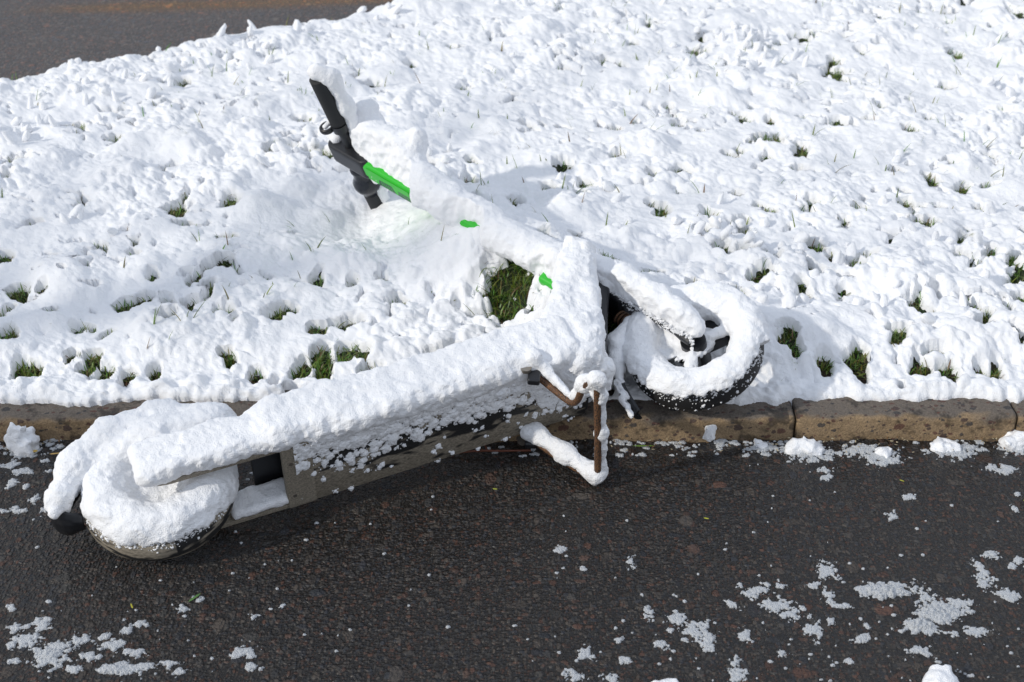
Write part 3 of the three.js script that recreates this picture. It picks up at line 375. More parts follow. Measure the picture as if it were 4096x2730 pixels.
// --- rear fender
const strip = (pts, wid, th, mat, name, parent) => { // curved plate: pts [f, u, l, halfwidth]
  const c = new THREE.CatmullRomCurve3(pts.map((p) => V(...D(p[0], p[1], p[2])))), N = 40, fr = [];
  for (let i = 0; i <= N; i++) { const t = i / N, p = c.getPoint(t), tan = c.getTangent(t), y = V(0, 1, 0), x = new THREE.Vector3().crossVectors(tan, y).normalize(), hw = pts[Math.min(pts.length - 1, Math.floor(t * (pts.length - 1)))][3], hw2 = pts[Math.min(pts.length - 1, Math.floor(t * (pts.length - 1)) + 1)][3], k = t * (pts.length - 1) % 1, h = hw + (hw2 - hw) * k; fr.push({ p, x: x.multiplyScalar(1), y: y.clone().multiplyScalar(h / wid) }); }
  const pr = []; for (let i = 0; i <= 10; i++) { const a = -1 + i / 5; pr.push([th / 2 - 0.010 * a * a, a * wid]); } for (let i = 10; i >= 0; i--) { const a = -1 + i / 5; pr.push([-th / 2 - 0.010 * a * a, a * wid]); }
  return mesh(name, sweep(pr, fr), mat, parent);
};
{
  const w = part('rear_fender');
  strip([[0.14, 0.06, 0, 0.034], [0.10, 0.118, 0, 0.036], [0.02, 0.152, 0, 0.036], [-0.07, 0.138, 0, 0.036], [-0.140, 0.078, 0, 0.035], [-0.168, 0.030, 0, 0.034], [-0.172, 0.006, 0, 0.034], [-0.156, -0.010, 0, 0.030], [-0.128, -0.016, 0, 0.018]], 0.036, 0.005, M.black, 'fender_blade', w);
  const b = bone([D(0.13, 0.085, 0.045), D(0.04, 0.125, 0.046), D(-0.05, 0.118, 0.046), D(-0.115, 0.078, 0.042), D(-0.152, 0.026, 0.038), D(-0.164, -0.002, 0.034)], [0.026, 0.030, 0.030, 0.028, 0.020, 0.010]);
  const b2 = bone([D(0.12, 0.07, 0.055), D(0.02, 0.075, 0.055), D(-0.07, 0.07, 0.038)], [0.034, 0.036, 0.026]);
  mesh('snow_crust', nets((x, y, z) => fluff(smin(b(x, y, z), b2(x, y, z), 0.02), x, y, z), [-0.21, -0.02, -0.18], [0.19, 0.10, 0.05], H3), M.snow, w, 'stuff');
}
// --- neck between deck and steering head
{
  const w = part('neck');
  const P = [[0.64, 0.010], [0.72, 0.035], [0.79, 0.115], [0.835, 0.20], [0.905, 0.245], [0.93, 0.18], [0.875, 0.085], [0.83, 0.0], [0.79, -0.038], [0.64, -0.040]];
  const g = new THREE.ExtrudeGeometry(new THREE.Shape(P.map((p) => new THREE.Vector2(...p))), { depth: 0.076, bevelEnabled: true, bevelThickness: 0.008, bevelSize: 0.006, bevelSegments: 3 });
  g.applyMatrix4(new THREE.Matrix4().makeBasis(V(1, 0, 0), V(0, 0, -1), V(0, 1, 0)).setPosition(0, -0.038, 0)); uvPlanar(g, 2); mesh('neck_shell', g, M.black, w);
  const P2 = [[0.64, 0.045], [0.715, 0.048], [0.775, 0.115], [0.815, 0.185], [0.86, 0.235], [0.905, 0.20], [0.868, 0.110], [0.845, 0.045], [0.815, -0.025], [0.785, -0.075], [0.745, -0.082], [0.69, -0.052], [0.64, -0.04]];
  mesh('snow_crust', nets((x, y, z) => {
    const s = sdPoly(x, -z, P2), r = 0.024, c = 0.080 + 0.006 * n3(x * 11, 1, z * 11), side = sst(0.0, 0.05, x - 0.78 - (-z) * 0.35), h = 0.034 + 0.012 * 0, qa = s + r, qb = Math.abs(y - c) - h + r;
    let d = Math.hypot(Math.max(qa, 0), Math.max(qb, 0)) + Math.min(Math.max(qa, qb), 0) - r;
    const k = sdBox(x, -z, y, [0.775, -0.058, 0.028], [0.045, 0.024, 0.036], 0.02); d = smin(d, k, 0.03);
    return fluff(d, x, y, z, 1.15);
  }, [0.60, -0.03, -0.28], [0.95, 0.14, 0.13], H3), M.snow, w, 'stuff');
}
// --- kick stand
{
  const w = part('kickstand');
  const up = [[0.652, -0.057, 0.100], [0.668, -0.076, 0.086], [0.694, -0.138, 0.082], [0.697, -0.152, 0.098], [0.699, -0.165, 0.140], [0.702, -0.184, 0.176], [0.706, -0.192, 0.182], [0.709, -0.194, 0.172], [0.712, -0.195, 0.14]];
  const lo = [[0.712, -0.195, 0.14], [0.718, -0.200, 0.05], [0.724, -0.204, -0.05], [0.726, -0.203, -0.066], [0.724, -0.196, -0.074], [0.690, -0.135, -0.077], [0.660, -0.070, -0.077], [0.650, -0.050, -0.077]];
  mesh('leg', tube(up.map((p) => D(...p)), 0.0062, 60), M.rust, w);
  mesh('leg', tube(lo.map((p) => D(...p)), 0.0065, 70), M.rust, w);
  for (const [l, f, u] of [[0.097, 0.658, -0.064], [-0.077, 0.660, -0.062]]) { const g = new RoundedBoxGeometry(0.05, 0.014, 0.022, 2, 0.004); g.rotateY(-1.0 + Math.PI / 2 + 0.5); g.translate(...D(f, u, l)); mesh('bracket', g, M.black, w); const b = new THREE.CylinderGeometry(0.010, 0.010, 0.007, 16); b.translate(...D(f - 0.014, u + 0.006, l + (l > 0 ? 0.011 : -0.011))); mesh('pivot_bolt', b, M.steel, w); }
  const off = (p, a, b, c) => D(p[0] + a, p[1] + b, p[2] + c);
  const A = bone([off(up[0], 0.012, 0.01, 0.016), off(up[1], 0.010, 0.012, 0.010), off(up[2], 0.004, 0.004, 0.006)], [0.016, 0.009, 0.004]);
  const B = bone([off(up[2], 0.004, 0.004, 0.003), off(up[3], 0.004, 0.008, 0.005), off(up[4], 0.005, 0.007, 0.006), off(up[6], 0.004, 0.002, 0.005), off(up[8], 0.008, 0.002, 0), off(lo[1], 0.009, 0.003, 0), off(lo[2], 0.009, 0.004, 0)], [0.004, 0.0080, 0.0105, 0.0100, 0.0085, 0.0085, 0.0095]);
  const Cc = bone([off(lo[2], 0.006, 0.004, 0), off(lo[3], 0, 0.004, 0.008), off(lo[4], 0, 0.004, 0.010), off(lo[5], 0.004, 0.004, 0.013), off(lo[6], 0.004, 0.002, 0.015), off(lo[7], 0.004, -0.012, 0.016)], [0.008, 0.012, 0.013, 0.015, 0.016, 0.014]);
  mesh('snow_crust', nets((x, y, z) => fluff(Math.min(A(x, y, z), B(x, y, z), Cc(x, y, z)), x, y, z, 0.8), [0.61, -0.11, 0.0], [0.76, 0.22, 0.24], 0.0022), M.snow, w, 'stuff');
}
// --- front wheel
{
  const w = part('front_wheel', true); w.position.addScaledVector(S, -0.008);
  mesh('tyre', tyreGeo(0.128, 0.064), M.rubber, w);
  const rim = new THREE.LatheGeometry([[0.070, -0.022], [0.082, -0.026], [0.088, -0.026], [0.088, 0.026], [0.082, 0.026], [0.070, 0.022], [0.068, 0], [0.070, -0.022]].map((p) => new THREE.Vector2(...p)), 48); mesh('rim', rim, M.black, w);
  mesh('hub', new THREE.CylinderGeometry(0.024, 0.027, 0.060, 24), M.black, w);
  for (let k = 0; k < 3; k++) { const g = new RoundedBoxGeometry(0.056, 0.032, 0.024, 2, 0.005); g.translate(0.045, 0, 0); g.rotateY(k * Math.PI * 2 / 3 - 0.45); mesh('spoke', g, M.black, w); }
  mesh('snow_crust', nets((x, y, z) => {
    const r = Math.hypot(x, z), th = Math.atan2(z, x), cam = sst(0.05, -0.06, x - z * 0.9), rag = 0.008 * n2(th * 6, 1) + 0.006 * n2(th * 19, 2) + 0.003 * n2(th * 48, 4);
    const cut = -0.040 + cam * (0.063 + rag + Math.max(0, r - 0.112) * 0.9);
    let d = Math.hypot(r - 0.103, y - 0.018 - 0.006 * cam) - 0.037 + 0.003 * n2(th * 2.5, 5);
    for (let k = 0; k < 3; k++) { const a = k * Math.PI * 2 / 3 - 0.45; d = smin(d, sdCaps(x, y, z, [0.02 * Math.cos(a), 0.018, -0.02 * Math.sin(a)], [0.08 * Math.cos(a), 0.018, -0.08 * Math.sin(a)], 0.012), 0.008); }
    d = smin(d, sdBox(x, y, z, [-0.022, 0.006, -0.022], [0.050, 0.012, 0.052], 0.010), 0.012);
    return Math.max(fluff(d, x, y, z), (cut - y) * 0.8);
  }, [-0.16, -0.045, -0.16], [0.16, 0.07, 0.16], H3), M.snow, w, 'stuff');
  mesh('snow_clumps', tyreSpecks(0.128, 0.064, 11000, (th, v) => 0.05 + sst(0.55, 0.95, v + 0.10 * n2(th * 9, 3)) * 0.7), M.snow, w, 'stuff');
}
// --- fork
{
  const w = part('fork', true);
  for (const s of [1, -1]) { const pr = rrect(0.016, 0.036, 0.006, 3), fr = []; for (let i = 0; i <= 10; i++) { const t = i / 10, sx = 0.175 - 0.19 * t; fr.push({ p: V(...D(0.004 - 0.004 * t, sx, s * (0.050 - 0.004 * t))), x: V(0, 1, 0), y: V(1, 0, 0), s: t > 0.85 ? 1.12 : 1.08 - 0.2 * t }); } mesh('fork_leg', sweep(pr, fr), M.black, w); }
  mesh('crown', new RoundedBoxGeometry(0.048, 0.125, 0.040, 3, 0.010).translate(...D(0.002, 0.172, 0)), M.black, w);
  const st = new THREE.CylinderGeometry(0.022, 0.022, 0.07, 24); st.rotateX(Math.PI / 2); st.translate(...D(0, 0.215, 0)); mesh('steering_tube', st, M.black, w);
  mesh('axle_bolt', new THREE.CylinderGeometry(0.010, 0.010, 0.012, 6).translate(...D(0, 0, 0.06)), M.rust, w);
  const sp = []; for (let i = 0; i <= 60; i++) { const a = i / 60 * Math.PI * 2 * 3.5; sp.push([-0.028 + 0.013 * Math.cos(a), 0.015 + 0.013 * Math.sin(a), -(0.128 + 0.028 * i / 60)]); } mesh('spring', tube(sp, 0.0028, 160, 6), M.rust, w);
  const b = bone([D(0.012, 0.235, 0.062), D(0.016, 0.17, 0.072), D(0.016, 0.09, 0.070), D(0.010, 0.02, 0.068), D(0.008, -0.012, 0.064)], [0.028, 0.030, 0.028, 0.027, 0.019]);
  mesh('snow_crust', nets((x, y, z) => { const cut = x + 0.012 - 0.35 * (y - 0.062) - 0.006 * n3(1, y * 30, z * 40) - 0.004 * n3(4, y * 80, z * 90); return Math.max(fluff(b(x, y, z), x, y, z), -cut * 0.8); }, [-0.05, 0.02, -0.30], [0.07, 0.12, 0.06], H3), M.snow, w, 'stuff');
  const cl = []; for (let k = 0; k < 700; k++) { const a = rnd() * 0.2, bb = rnd() * 0.03; if (rnd() < 0.15 + 0.85 * bb / 0.03) { const r = rr(0.0008, 0.0024); cl.push({ a, b: bb, r, h: r * 0.5 }); } }
  mesh('snow_clumps', clumpShell(0.2, 0.03, 0.0012, (a, bb) => [D(-0.0185 + 0.004, 0.175 - a, 0.038 + bb), [-1, 0, 0]], cl), M.snow, w, 'stuff');
}
// --- front fender
{
  const w = part('front_fender', true);
  strip([[-0.02, 0.135, 0, 0.026], [-0.075, 0.125, 0, 0.032], [-0.122, 0.090, 0, 0.033], [-0.158, 0.040, 0, 0.028], [-0.180, -0.012, 0, 0.014]], 0.033, 0.005, M.black, 'fender_blade', w);
  const b = bone([D(-0.03, 0.120, 0.030), D(-0.085, 0.108, 0.034), D(-0.124, 0.078, 0.032), D(-0.145, 0.045, 0.026)], [0.013, 0.017, 0.015, 0.006]);
  mesh('snow_crust', nets((x, y, z) => fluff(b(x, y, z), x, y, z, 0.8), [-0.18, 0.0, -0.16], [0.0, 0.07, 0.0], H3), M.snow, w, 'stuff');
  const b2 = bone([D(-0.150, 0.052, 0.024), D(-0.168, 0.022, 0.018), D(-0.184, -0.008, 0.006)], [0.0075, 0.0065, 0.005]);
  mesh('snow_clumps', nets((x, y, z) => Math.max(fluff(b2(x, y, z), x, y, z, 0.6), 0.0035 * (n3(x * 110, y * 110, z * 110) - 0.1)), [-0.21, -0.02, -0.08], [-0.12, 0.05, 0.04], 0.002), M.snow, w, 'stuff');
}
// --- stem
const stemTex = (() => { const c = document.createElement('canvas'); c.width = 512; c.height = 128; const x = c.getContext('2d'); x.fillStyle = '#2fb929'; x.fillRect(0, 0, 512, 128); x.fillStyle = '#0f4a26';
  x.beginPath(); x.moveTo(120, 128); x.lineTo(150, 60); x.lineTo(300, 52); x.lineTo(330, 128); x.fill(); x.fillStyle = '#2aa03a'; for (let i = 0; i < 5; i++) { x.fillRect(165 + i * 28, 70, 10, 58); } x.fillStyle = '#0f4a26'; x.beginPath(); x.moveTo(352, 128); x.lineTo(366, 70); x.lineTo(498, 64); x.lineTo(506, 128); x.fill(); x.fillStyle = '#2aa03a'; for (let i = 0; i < 9; i++) x.fillRect(350 + i * 16, 66 + (i % 3) * 3, 10, 6); for (let i = 0; i < 12; i++) x.fillRect(352 + i * 12, 88, 7, 4 + (i * 7) % 26); x.fillStyle = '#bfc4bd'; for (const [a, b] of [[50, 84], [95, 100]]) { x.beginPath(); x.arc(a, b, 7, 0, 7); x.fill(); }
  const t = new THREE.CanvasTexture(c); t.colorSpace = THREE.SRGBColorSpace; return t; })();
{
  const w = part('stem', true), pr = rrect(0.044, 0.052, 0.012, 5), fr = []; for (let i = 0; i <= 14; i++) fr.push({ p: V(...D(0, 0.24 + 0.70 * i / 14, 0)), x: V(0, 1, 0), y: V(1, 0, 0) });
  mesh('tube', sweep(pr, fr), M.green, w);
  const pl = new THREE.PlaneGeometry(0.15, 0.036); pl.applyMatrix4(new THREE.Matrix4().makeBasis(V(0, 0, 1), V(0, 1, 0), V(-1, 0, 0)).setPosition(...D(-0.0268, 0.855, 0.0))); const st = mesh('sticker', pl, new THREE.MeshStandardMaterial({ map: stemTex, roughness: 0.4 }), w); st.userData.label = 'green sticker with dark print';
  const hl = new RoundedBoxGeometry(0.030, 0.046, 0.060, 3, 0.010).translate(...D(-0.038, 0.325, 0.010)); mesh('latch', hl, M.green, w);
  const b = bone([D(0.02, 0.20, 0.055), D(-0.004, 0.34, 0.030), D(-0.005, 0.55, 0.026), D(0.002, 0.74, 0.032), D(0.024, 0.90, 0.048), D(0.02, 0.96, 0.045)], [0.038, 0.040, 0.041, 0.044, 0.042, 0.034]);
  const lumpA = bone([D(0.055, 0.985, 0.05), D(0.066, 0.99, 0.085)], [0.036, 0.032]), lumpB = bone([D(0.045, 0.83, 0.06), D(0.066, 0.825, 0.078)], [0.036, 0.026]), link = bone([D(0.03, 0.94, 0.05), D(0.04, 0.86, 0.058)], [0.034, 0.034]);
  mesh('snow_crust', nets((x, y, z) => { let d = smin(b(x, y, z), smin(smin(lumpA(x, y, z), lumpB(x, y, z), 0.03), link(x, y, z), 0.03), 0.035); d += 0.004 * n3(x * 14, y * 14, z * 14); const s = -z, bare = -0.05 + sst(0.70, 0.80, s) * 0.060 + 0.060 * sst(0.10, 0.015, Math.abs(s - 0.585)) + 0.03 * sst(0.06, 0.02, Math.abs(s - 0.345)), cut = x + 0.024 - bare - 0.45 * (y - 0.022) + 0.008 * n3(3, y * 20, z * 35) + 0.005 * n3(7, y * 70, z * 90); return Math.max(fluff(d, x, y, z, 1.1), -cut * 0.8); }, [-0.06, -0.01, -1.06], [0.13, 0.14, -0.12], H3 + 0.0004), M.snow, w, 'stuff');
}
// --- handlebar
{
  const w = part('handlebar', true), s0 = 1.008, ty = (a, b, r0, r1, n = 24) => { const g = new THREE.CylinderGeometry(r1, r0, b - a, n); g.translate(...D(0, s0, (a + b) / 2)); return g; };
  mesh('bar', ty(-0.2, 0.2, 0.0125, 0.0125), M.black, w);
  const kn = []; for (let i = 0; i <= 60; i++) { const t = i / 60; kn.push(new THREE.Vector2(i === 0 || i === 60 ? 0.012 : 0.0185 + 0.0009 * (i % 2), 0.098 + 0.137 * t)); } kn.push(new THREE.Vector2(0, 0.236));
  const gp = new THREE.LatheGeometry(kn, 28).translate(...D(0, s0, 0)); mesh('grip', gp, M.grip, w);
  mesh('grip', ty(-0.21, -0.125, 0.021, 0.022), M.grip, w);
  const bell = new THREE.LatheGeometry([[0.013, -0.135], [0.022, -0.130], [0.024, -0.118], [0.030, -0.112], [0.034, -0.100], [0.033, -0.088], [0.026, -0.076], [0.024, -0.070], [0.024, -0.056], [0.026, -0.052], [0.026, -0.046], [0.022, -0.040], [0.013, -0.036]].map((p) => new THREE.Vector2(...p)), 36).translate(...D(0, s0, 0)); mesh('throttle_housing', bell, M.gloss, w);
  const sh = new THREE.Shape(rrect(0.034, 0.130, 0.014, 5).map((p) => new THREE.Vector2(...p))); const hs = new THREE.ExtrudeGeometry(sh, { depth: 0.036, bevelEnabled: true, bevelThickness: 0.010, bevelSize: 0.006, bevelSegments: 3 });
  hs.applyMatrix4(new THREE.Matrix4().makeBasis(V(1, 0, 0), V(0, 0, -1), V(0, 1, 0)).setPosition(...D(-0.006, 1.0, -0.020))); uvPlanar(hs); mesh('display_housing', hs, M.black, w);
  const ring = new THREE.TorusGeometry(0.014, 0.0045, 10, 28); ring.rotateX(Math.PI / 2); ring.scale(1, 1.6, 1); ring.translate(...D(-0.020, 1.034, 0.086)); mesh('hook', ring, M.black, w);
  mesh('clamp', ty(0.078, 0.097, 0.020, 0.020), M.black, w);
  const b = bone([D(0.022, s0 - 0.018, 0.06), D(0.024, s0 - 0.020, 0.14), D(0.022, s0 - 0.018, 0.225), D(0.004, s0 + 0.000, 0.248)], [0.014, 0.0165, 0.0175, 0.019]);
  mesh('snow_crust', nets((x, y, z) => fluff(b(x, y, z), x, y, z, 0.7), [-0.04, 0.02, -1.06], [0.06, 0.29, -0.95], 0.0028), M.snow, w, 'stuff');
  const t = bone([D(-0.004, 1.05, 0.03), D(-0.004, 1.07, 0.03)], [0.013, 0.010]), t2 = bone([D(0.012, 0.985, -0.052), D(0.014, 0.975, -0.078)], [0.017, 0.016]), t3 = bone([D(0.014, 0.985, -0.12), D(0.014, 0.985, -0.16)], [0.012, 0.012]), t4 = bone([D(-0.022, 1.034, 0.092), D(-0.008, 1.034, 0.094)], [0.006, 0.007]);
  mesh('snow_clumps', nets((x, y, z) => fluff(Math.min(t(x, y, z), t2(x, y, z), t3(x, y, z), t4(x, y, z)), x, y, z, 0.6), [-0.05, -0.19, -1.1], [0.05, 0.12, -0.94], 0.0028), M.snow, w, 'stuff');
}

// ---------------------------------------------------------------- young bare tree beside the road; only its soft shade reaches the lawn
{
  const tr = new THREE.Group(); tr.name = numbered('tree'); tr.position.set(-5.0, 0, 1.95); scene.add(tr); tag(tr, 'slender leafless street tree whose shade falls over the snowy verge', 'tree');
  const bark = new THREE.MeshStandardMaterial({ color: lin(0.09, 0.07, 0.055), roughness: 0.9 });
  const limb = (pts, r0, r1) => { const c = new THREE.CatmullRomCurve3(pts.map((p) => V(...p))), N = 24, fr = []; for (let i = 0; i <= N; i++) { const t = i / N, p = c.getPoint(t), k = c.getTangent(t), x = V(0.31, 0.1, 0.94).cross(k).normalize(), y = new THREE.Vector3().crossVectors(k, x); fr.push({ p, x, y, s: r0 + (r1 - r0) * t }); } const pr = []; for (let i = 0; i < 10; i++) pr.push([Math.cos(i * 0.6283) * (1 + 0.08 * Math.sin(i * 7)), Math.sin(i * 0.6283)]); return sweep(pr, fr); };
  mesh('trunk', limb([[0, -0.05, 0], [0.03, 1, 0.02], [-0.02, 2.0, -0.03], [0.03, 3.05, 0.0]], 0.105, 0.06), bark, tr);
  for (let k = 0; k < 9; k++) { const a = k * 2.4 + 0.4, h = 2.1 + 0.12 * k, l = rr(0.9, 1.3), dx = Math.cos(a), dz = Math.sin(a); mesh('limb', limb([[0, h, 0], [dx * 0.3 * l, h + 0.22 * l, dz * 0.3 * l], [dx * 0.65 * l, h + 0.55 * l, dz * 0.65 * l], [dx * 0.9 * l, h + 1.0 * l, dz * 0.9 * l]], 0.04, 0.008), bark, tr); }
}
// ---------------------------------------------------------------- grass
{
  const pos = [], col = [], idx = [];
  const blade = (x, y, z, len, wid, az, lean, curl, c) => {
    const o = pos.length / 3, N = 4, dx = Math.cos(az), dz = Math.sin(az), px = -dz, pz = dx; let a = lean, cx = x, cy = y, cz = z;
    for (let i = 0; i <= N; i++) { const w = wid * (i === N ? 0.08 : 1 - 0.55 * (i / N) ** 2) / 2; pos.push(cx + px * w, cy, cz + pz * w, cx - px * w, cy + 0.15 * w, cz - pz * w); for (let k = 0; k < 2; k++) col.push(...c); const st = len / N; cx += Math.sin(a) * dx * st; cz += Math.sin(a) * dz * st; cy += Math.cos(a) * st; a += curl / N; if (i < N) { const q = o + i * 2; idx.push(q, q + 1, q + 3, q, q + 3, q + 2); } }
  };
  const hue = () => { const k = rnd(), f = rr(0.6, 1.25); return k < 0.1 ? [0.20 * f, 0.17 * f, 0.04 * f] : k < 0.16 ? [0.18 * f, 0.10 * f, 0.04 * f] : [rr(0.08, 0.19) * f, rr(0.17, 0.27) * f, rr(0.015, 0.035) * f]; };
  HOLES.forEach((h, n) => { const soil = h[1] > -0.13, k = Math.round((soil ? 6000 : 22000) * Math.min(0.02, Math.max(0.0009, h[2] * (h[3] + 0.012) * 3.4)) * (n < 2 ? 1.7 : 1)); for (let i = 0; i < k; i++) { const r = Math.sqrt(rnd()) * 1.35, t = rnd() * 6.283, x = h[0] + h[2] * r * Math.cos(t), z = h[1] + (h[3] + 0.012) * r * Math.sin(t); if (z > -0.098) continue; const [y, ty] = lawn(x, z); if (ty > y + 0.006 && rnd() < 0.75) continue; blade(x, y - 0.004, z, rr(0.016, n < 2 ? 0.06 : 0.036), rr(0.0016, 0.0036), rr(0, 6.283), rr(0.2, 1.4), rr(0.1, 1.7), soil && rnd() < 0.35 ? [rr(0.10, 0.2), rr(0.07, 0.12), 0.03] : hue()); } });
  for (let k = 0; k < 26000; k++) { const z = -0.13 - 2.0 * rnd() ** 1.4, x = (rnd() * 2 - 1) * (1.1 + 0.4 * -z), [b, t] = lawn(x, z); if (t > b + 0.003 || pathQ(x, z) > -0.06) continue; for (let i = 0; i < 4; i++) blade(x + rr(-0.006, 0.006), b - 0.004, z + rr(-0.006, 0.006), rr(0.014, 0.034), rr(0.0014, 0.0032), rr(0, 6.283), rr(0.1, 1.0), rr(0, 1.2), hue()); }
  let made = 0; for (let k = 0; k < 8000 && made < 480; k++) { const z = -0.12 - 3.0 * rnd() ** 1.2, x = (rnd() * 2 - 1) * (1.1 + 0.4 * -z); if (n2(x * 2.2, z * 2.2) + rr(-0.4, 0.4) + 0.25 * sst(-0.2, 0.6, x) * sst(-0.4, -1.0, z) - 0.3 * sst(-0.9, -0.2, z) < 0.08 || pathQ(x, z) > -0.03) continue; made++; const m = 1 + Math.floor(rnd() * 1.6), top = lawn(x, z)[1], b = rr(0, 6.28); for (let i = 0; i < m; i++) blade(x + rr(-0.01, 0.01), top - 0.02, z + rr(-0.01, 0.01), rr(0.028, 0.066), rr(0.0018, 0.0044), b + rr(-0.9, 0.9), rr(0.0, 0.7), rr(0, 1.1), hue()); }
  for (let k = 0; k < 90; k++) { const x = rr(-1.1, 1.1), z = rr(-0.085, -0.10), [b, t] = lawn(x, z); for (let i = 0; i < 3; i++) blade(x + rr(-0.01, 0.01), b + 0.01, z, rr(0.02, 0.05), 0.002, rr(0, 6.28), rr(0.4, 1.3), rr(0, 1), rnd() < 0.5 ? [0.16, 0.10, 0.045] : hue()); }
  const g = new THREE.BufferGeometry(); g.setAttribute('position', new THREE.Float32BufferAttribute(pos, 3)); g.setAttribute('color', new THREE.Float32BufferAttribute(col, 3)); g.setIndex(idx); g.computeVertexNormals();
  tag(mesh('grass', g, M.grass, scene, 'stuff'), 'green grass blades poking up through holes in the snow', 'grass');
  console.log('grass tris', idx.length / 3);
}
// ---------------------------------------------------------------- snow on the road
function lump(cx, cz, rx, ry, rz, y0, h = 0.0032, a = 1.2) { return nets((x, y, z) => { const e = Math.hypot((x - cx) / rx, (y - y0) / ry, (z - cz) / rz), m = Math.min(rx, ry, rz); let d = (e - 1) * m + 0.42 * m * n3(x * 0.7 / m + cx * 9, y * 0.7 / m, z * 0.7 / m) + 0.22 * m * n3(x * 1.7 / m, y * 1.7 / m, z * 1.7 / m); return Math.max(fluff(d, x, y, z, a), -y - 0.004); }, [cx - rx * 1.4, y0 - 0.02 - ry * 0.4, cz - rz * 1.4], [cx + rx * 1.4, y0 + ry * 1.5, cz + rz * 1.4], h); }
for (const [x, z, rx, ry, rz, y0, lab] of [
  [-0.910, 0.030, 0.030, 0.046, 0.030, 0.010, 'rounded white snow lump standing against the kerb behind the rear fender'],
  [0.552, 0.030, 0.040, 0.036, 0.026, -0.006, 'broad snow mound in the gutter below the kerb joint'],
  [0.470, 0.020, 0.020, 0.018, 0.016, -0.005, 'small wet snow lump in the gutter beside the broad snow mound'],
  [0.686, 0.050, 0.024, 0.022, 0.018, -0.006, 'greyish melting snow lump in the gutter among pale flakes'],
  [0.808, 0.024, 0.032, 0.032, 0.022, -0.006, 'snow lump in the gutter with flakes trailing onto the road'],
  [0.948, 0.018, 0.034, 0.030, 0.024, 0.0, 'snow lump in the gutter under the kerb joint with crumbly edges'],
  [0.372, -0.002, 0.013, 0.032, 0.012, 0.012, 'narrow snow scrap clinging to the kerb face on a green leaf'],
  [0.624, 0.648, 0.034, 0.026, 0.034, 0.0, 'domed clean snow lump alone on the open asphalt'],
  [0.226, 0.650, 0.026, 0.012, 0.02, 0.0, 'low flat snow lump on the open asphalt'],
]) tag(mesh('snow_lump', lump(x, z, rx * 0.9, ry * (z < 0.1 && x > 0.4 ? 0.75 : 0.92), rz * 0.9, y0), M.snow), lab, 'snow lump', 'snow lumps on the road');
{
  const h = 0.0016, na = 1501, nb = 531, T = new Float32Array(na * nb).fill(-1), X0 = -1.2, Z0 = -0.05;
  const stamp = (x, z, rx, rz, hgt, rag) => { const i0 = Math.max(0, Math.floor((x - rx * 2 - X0) / h)), i1 = Math.min(na - 1, Math.ceil((x + rx * 2 - X0) / h)), j0 = Math.max(0, Math.floor((z - rz * 2 - Z0) / h)), j1 = Math.min(nb - 1, Math.ceil((z + rz * 2 - Z0) / h));
    for (let j = j0; j <= j1; j++) for (let i = i0; i <= i1; i++) { const px = X0 + i * h, pz = Z0 + j * h, q = Math.hypot((px - x) / rx, (pz - z) / rz), v = 1 - q + rag * (0.75 * n2(px * 70 + x * 31, pz * 70) + 0.6 * n2(px * 170, pz * 170 + x * 17) + 0.45 * n2(px * 380, pz * 380)); const o = j * na + i; if (v > 0) { const t = hgt * Math.sqrt(Math.min(1, v)) * (0.75 + 0.5 * n2(px * 240, pz * 240)); if (t > T[o]) T[o] = t; } } };
  for (const [x, z, rx, rz] of PATCH) stamp(x, z, rx * 1.0, rz * 1.0, 0.0026, 1.25);
  for (const [x, z, rx, rz, t] of [[0.60, 0.437, 0.034, 0.016, 0.012], [0.668, 0.49, 0.034, 0.022, 0.009], [0.632, 0.515, 0.022, 0.014, 0.014], [-0.70, 0.58, 0.022, 0.012, 0.008], [-0.60, 0.612, 0.02, 0.01, 0.008]]) stamp(x, z, rx, rz, t, 0.4);
  for (const [x, z, rx, rz] of [[-0.91, 0.036, 0.04, 0.03], [0.555, 0.045, 0.055, 0.036], [0.475, 0.03, 0.034, 0.024], [0.686, 0.06, 0.042, 0.03], [0.65, 0.04, 0.04, 0.02], [0.815, 0.045, 0.045, 0.03], [0.86, 0.03, 0.03, 0.014], [0.95, 0.03, 0.045, 0.024], [0.39, 0.02, 0.014, 0.016]]) stamp(x, z, rx * 0.7, rz * 0.75, 0.004, 1.1);
  for (let k = 0; k < 1500; k++) { const x = rr(-1.1, 1.1), z = rr(0.03, 0.78), d = sst(0.3, 0.6, z) * sst(-0.1, 0.6, Math.abs(x + 0.15) - 0.15 + 0.5 * n2(x * 4, z * 4)); if (rnd() > 0.1 + 0.9 * d) continue; const s = rr(0.0012, 0.0034); stamp(x, z, s * rr(0.8, 1.5), s, 0.0016, 0.5); }
  for (let k = 0; k < 420; k++) { const x = rr(-1.1, 1.1), z = 0.006 + 0.05 * rnd() ** 2; if (n2(x * 8, 2) < 0.05 && rnd() < 0.85) continue; const s = rr(0.0015, 0.006); stamp(x, z, s * rr(0.8, 1.8), s, 0.003, 0.8); }
  const pos = new Float32Array(na * nb * 3), idx = [];
  for (let j = 0; j < nb; j++) for (let i = 0; i < na; i++) { const o = j * na + i, x = X0 + i * h, z = Z0 + j * h; pos[o * 3] = x; pos[o * 3 + 1] = roadY(x, z) + 0.001 + (T[o] > 0 ? T[o] : -0.004); pos[o * 3 + 2] = z; }
  for (let j = 0; j < nb - 1; j++) for (let i = 0; i < na - 1; i++) { const a = j * na + i, b = a + 1, c = a + na, d = c + 1; if (Math.max(T[a], T[b], T[c], T[d]) > 0) idx.push(a, c, b, b, c, d); }
  const g = compact(pos, idx);
  tag(mesh('snow_patches', g, M.slush, scene, 'stuff'), 'thin icy scraps of snow scattered over the dark asphalt', 'snow');
}
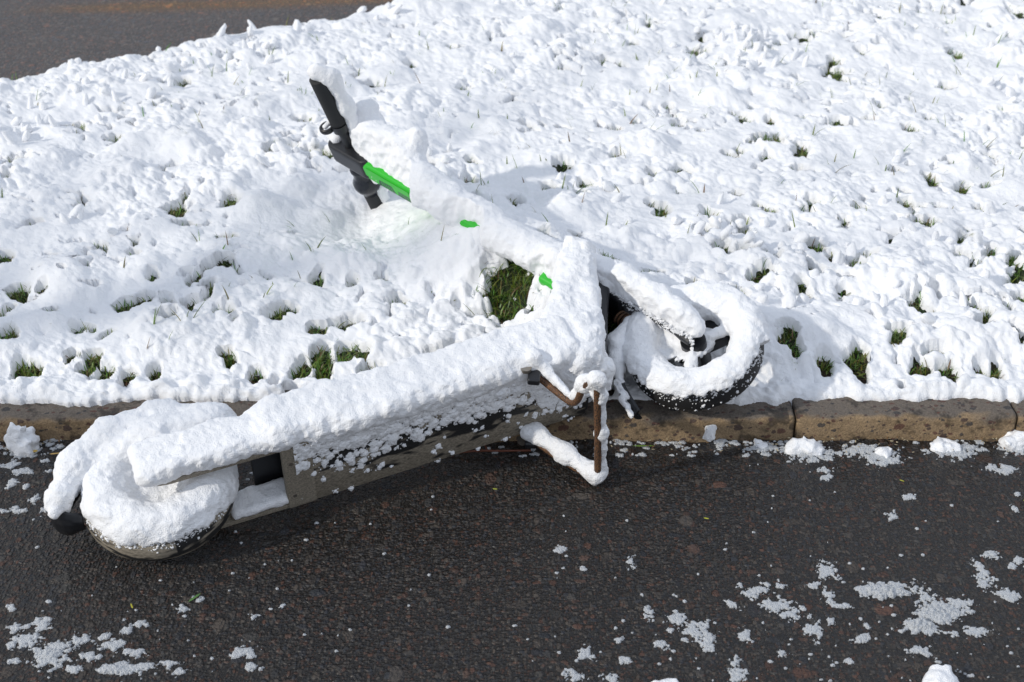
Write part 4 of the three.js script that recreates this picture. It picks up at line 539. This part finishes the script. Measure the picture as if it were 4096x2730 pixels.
// ---------------------------------------------------------------- litter in the gutter
{
  const pos = [], col = [], idx = [];
  const flake = (x, y, z, a, b, az, tilt, c) => { const o = pos.length / 3, n = 6; pos.push(x, y + 0.0008, z); col.push(...c); for (let i = 0; i < n; i++) { const t = i / n * 6.283, p = a * Math.cos(t), q = b * Math.sin(t); pos.push(x + p * Math.cos(az) - q * Math.sin(az), y + p * tilt + 0.0004 * Math.sin(i * 5), z + p * Math.sin(az) + q * Math.cos(az)); col.push(...c.map((v) => v * (0.8 + 0.4 * hash2(o, i, 3)))); idx.push(o, o + 1 + (i + 1) % n, o + 1 + i); } };
  for (let k = 0; k < 420; k++) { const x = rr(-1.1, 1.1), z = 0.004 + 0.045 * rnd() ** 1.5, d = sst(-0.2, 0.4, n2(x * 7, 4)); if (rnd() > 0.3 + 0.7 * d) continue; const c = rnd() < 0.45 ? [0.42, 0.36, 0.24] : rnd() < 0.5 ? [0.16, 0.09, 0.04] : [0.06, 0.04, 0.025]; flake(x, 0.003 + rnd() * 0.004, z, rr(0.0015, 0.0045), rr(0.0008, 0.002), rnd() * 6.28, rr(-0.4, 0.4), c); }
  for (const [x, z, a, b, az, c] of [[-0.79, 0.012, 0.012, 0.0012, 1.0, [0.4, 0.28, 0.12]], [-0.845, 0.055, 0.011, 0.002, -0.15, [0.5, 0.32, 0.1]], [-0.885, 0.047, 0.005, 0.004, 0, [0.6, 0.4, 0.08]], [-0.505, 0.455, 0.013, 0.0022, -0.9, [0.09, 0.2, 0.05]], [-0.60, 0.475, 0.007, 0.0014, 1.1, [0.35, 0.33, 0.03]], [0.245, 0.03, 0.022, 0.002, 0.05, [0.11, 0.2, 0.03]], [0.70, 0.14, 0.005, 0.0015, 0.6, [0.3, 0.3, 0.03]], [0.905, 0.20, 0.007, 0.006, 0.2, [0.22, 0.22, 0.03]], [0.335, 0.25, 0.005, 0.0016, 0.3, [0.35, 0.36, 0.03]], [-0.03, 0.165, 0.005, 0.002, 0.2, [0.3, 0.33, 0.05]]]) flake(x, 0.005, z, a, b, az, 0.05, c);
  const g = new THREE.BufferGeometry(); g.setAttribute('position', new THREE.Float32BufferAttribute(pos, 3)); g.setAttribute('color', new THREE.Float32BufferAttribute(col, 3)); g.setIndex(idx); g.computeVertexNormals();
  tag(mesh('litter', g, M.litter, scene, 'stuff'), 'pale seed flakes and brown plant scraps along the kerb foot', 'litter');
  const tw = mesh('twig', mergeGeometries([tube([[-0.12, 0.006, 0.058], [-0.06, 0.009, 0.052], [-0.02, 0.008, 0.051], [0.035, 0.007, 0.048]], 0.0022, 24, 6), tube([[-0.045, 0.008, 0.052], [-0.055, 0.018, 0.034], [-0.062, 0.02, 0.028]], 0.0013, 10, 5)]), new THREE.MeshStandardMaterial({ color: lin(0.13, 0.035, 0.015), roughness: 0.5 })); tag(tw, 'thin reddish twig lying on the asphalt under the deck', 'twig');
}
renderer.render(scene, camera);
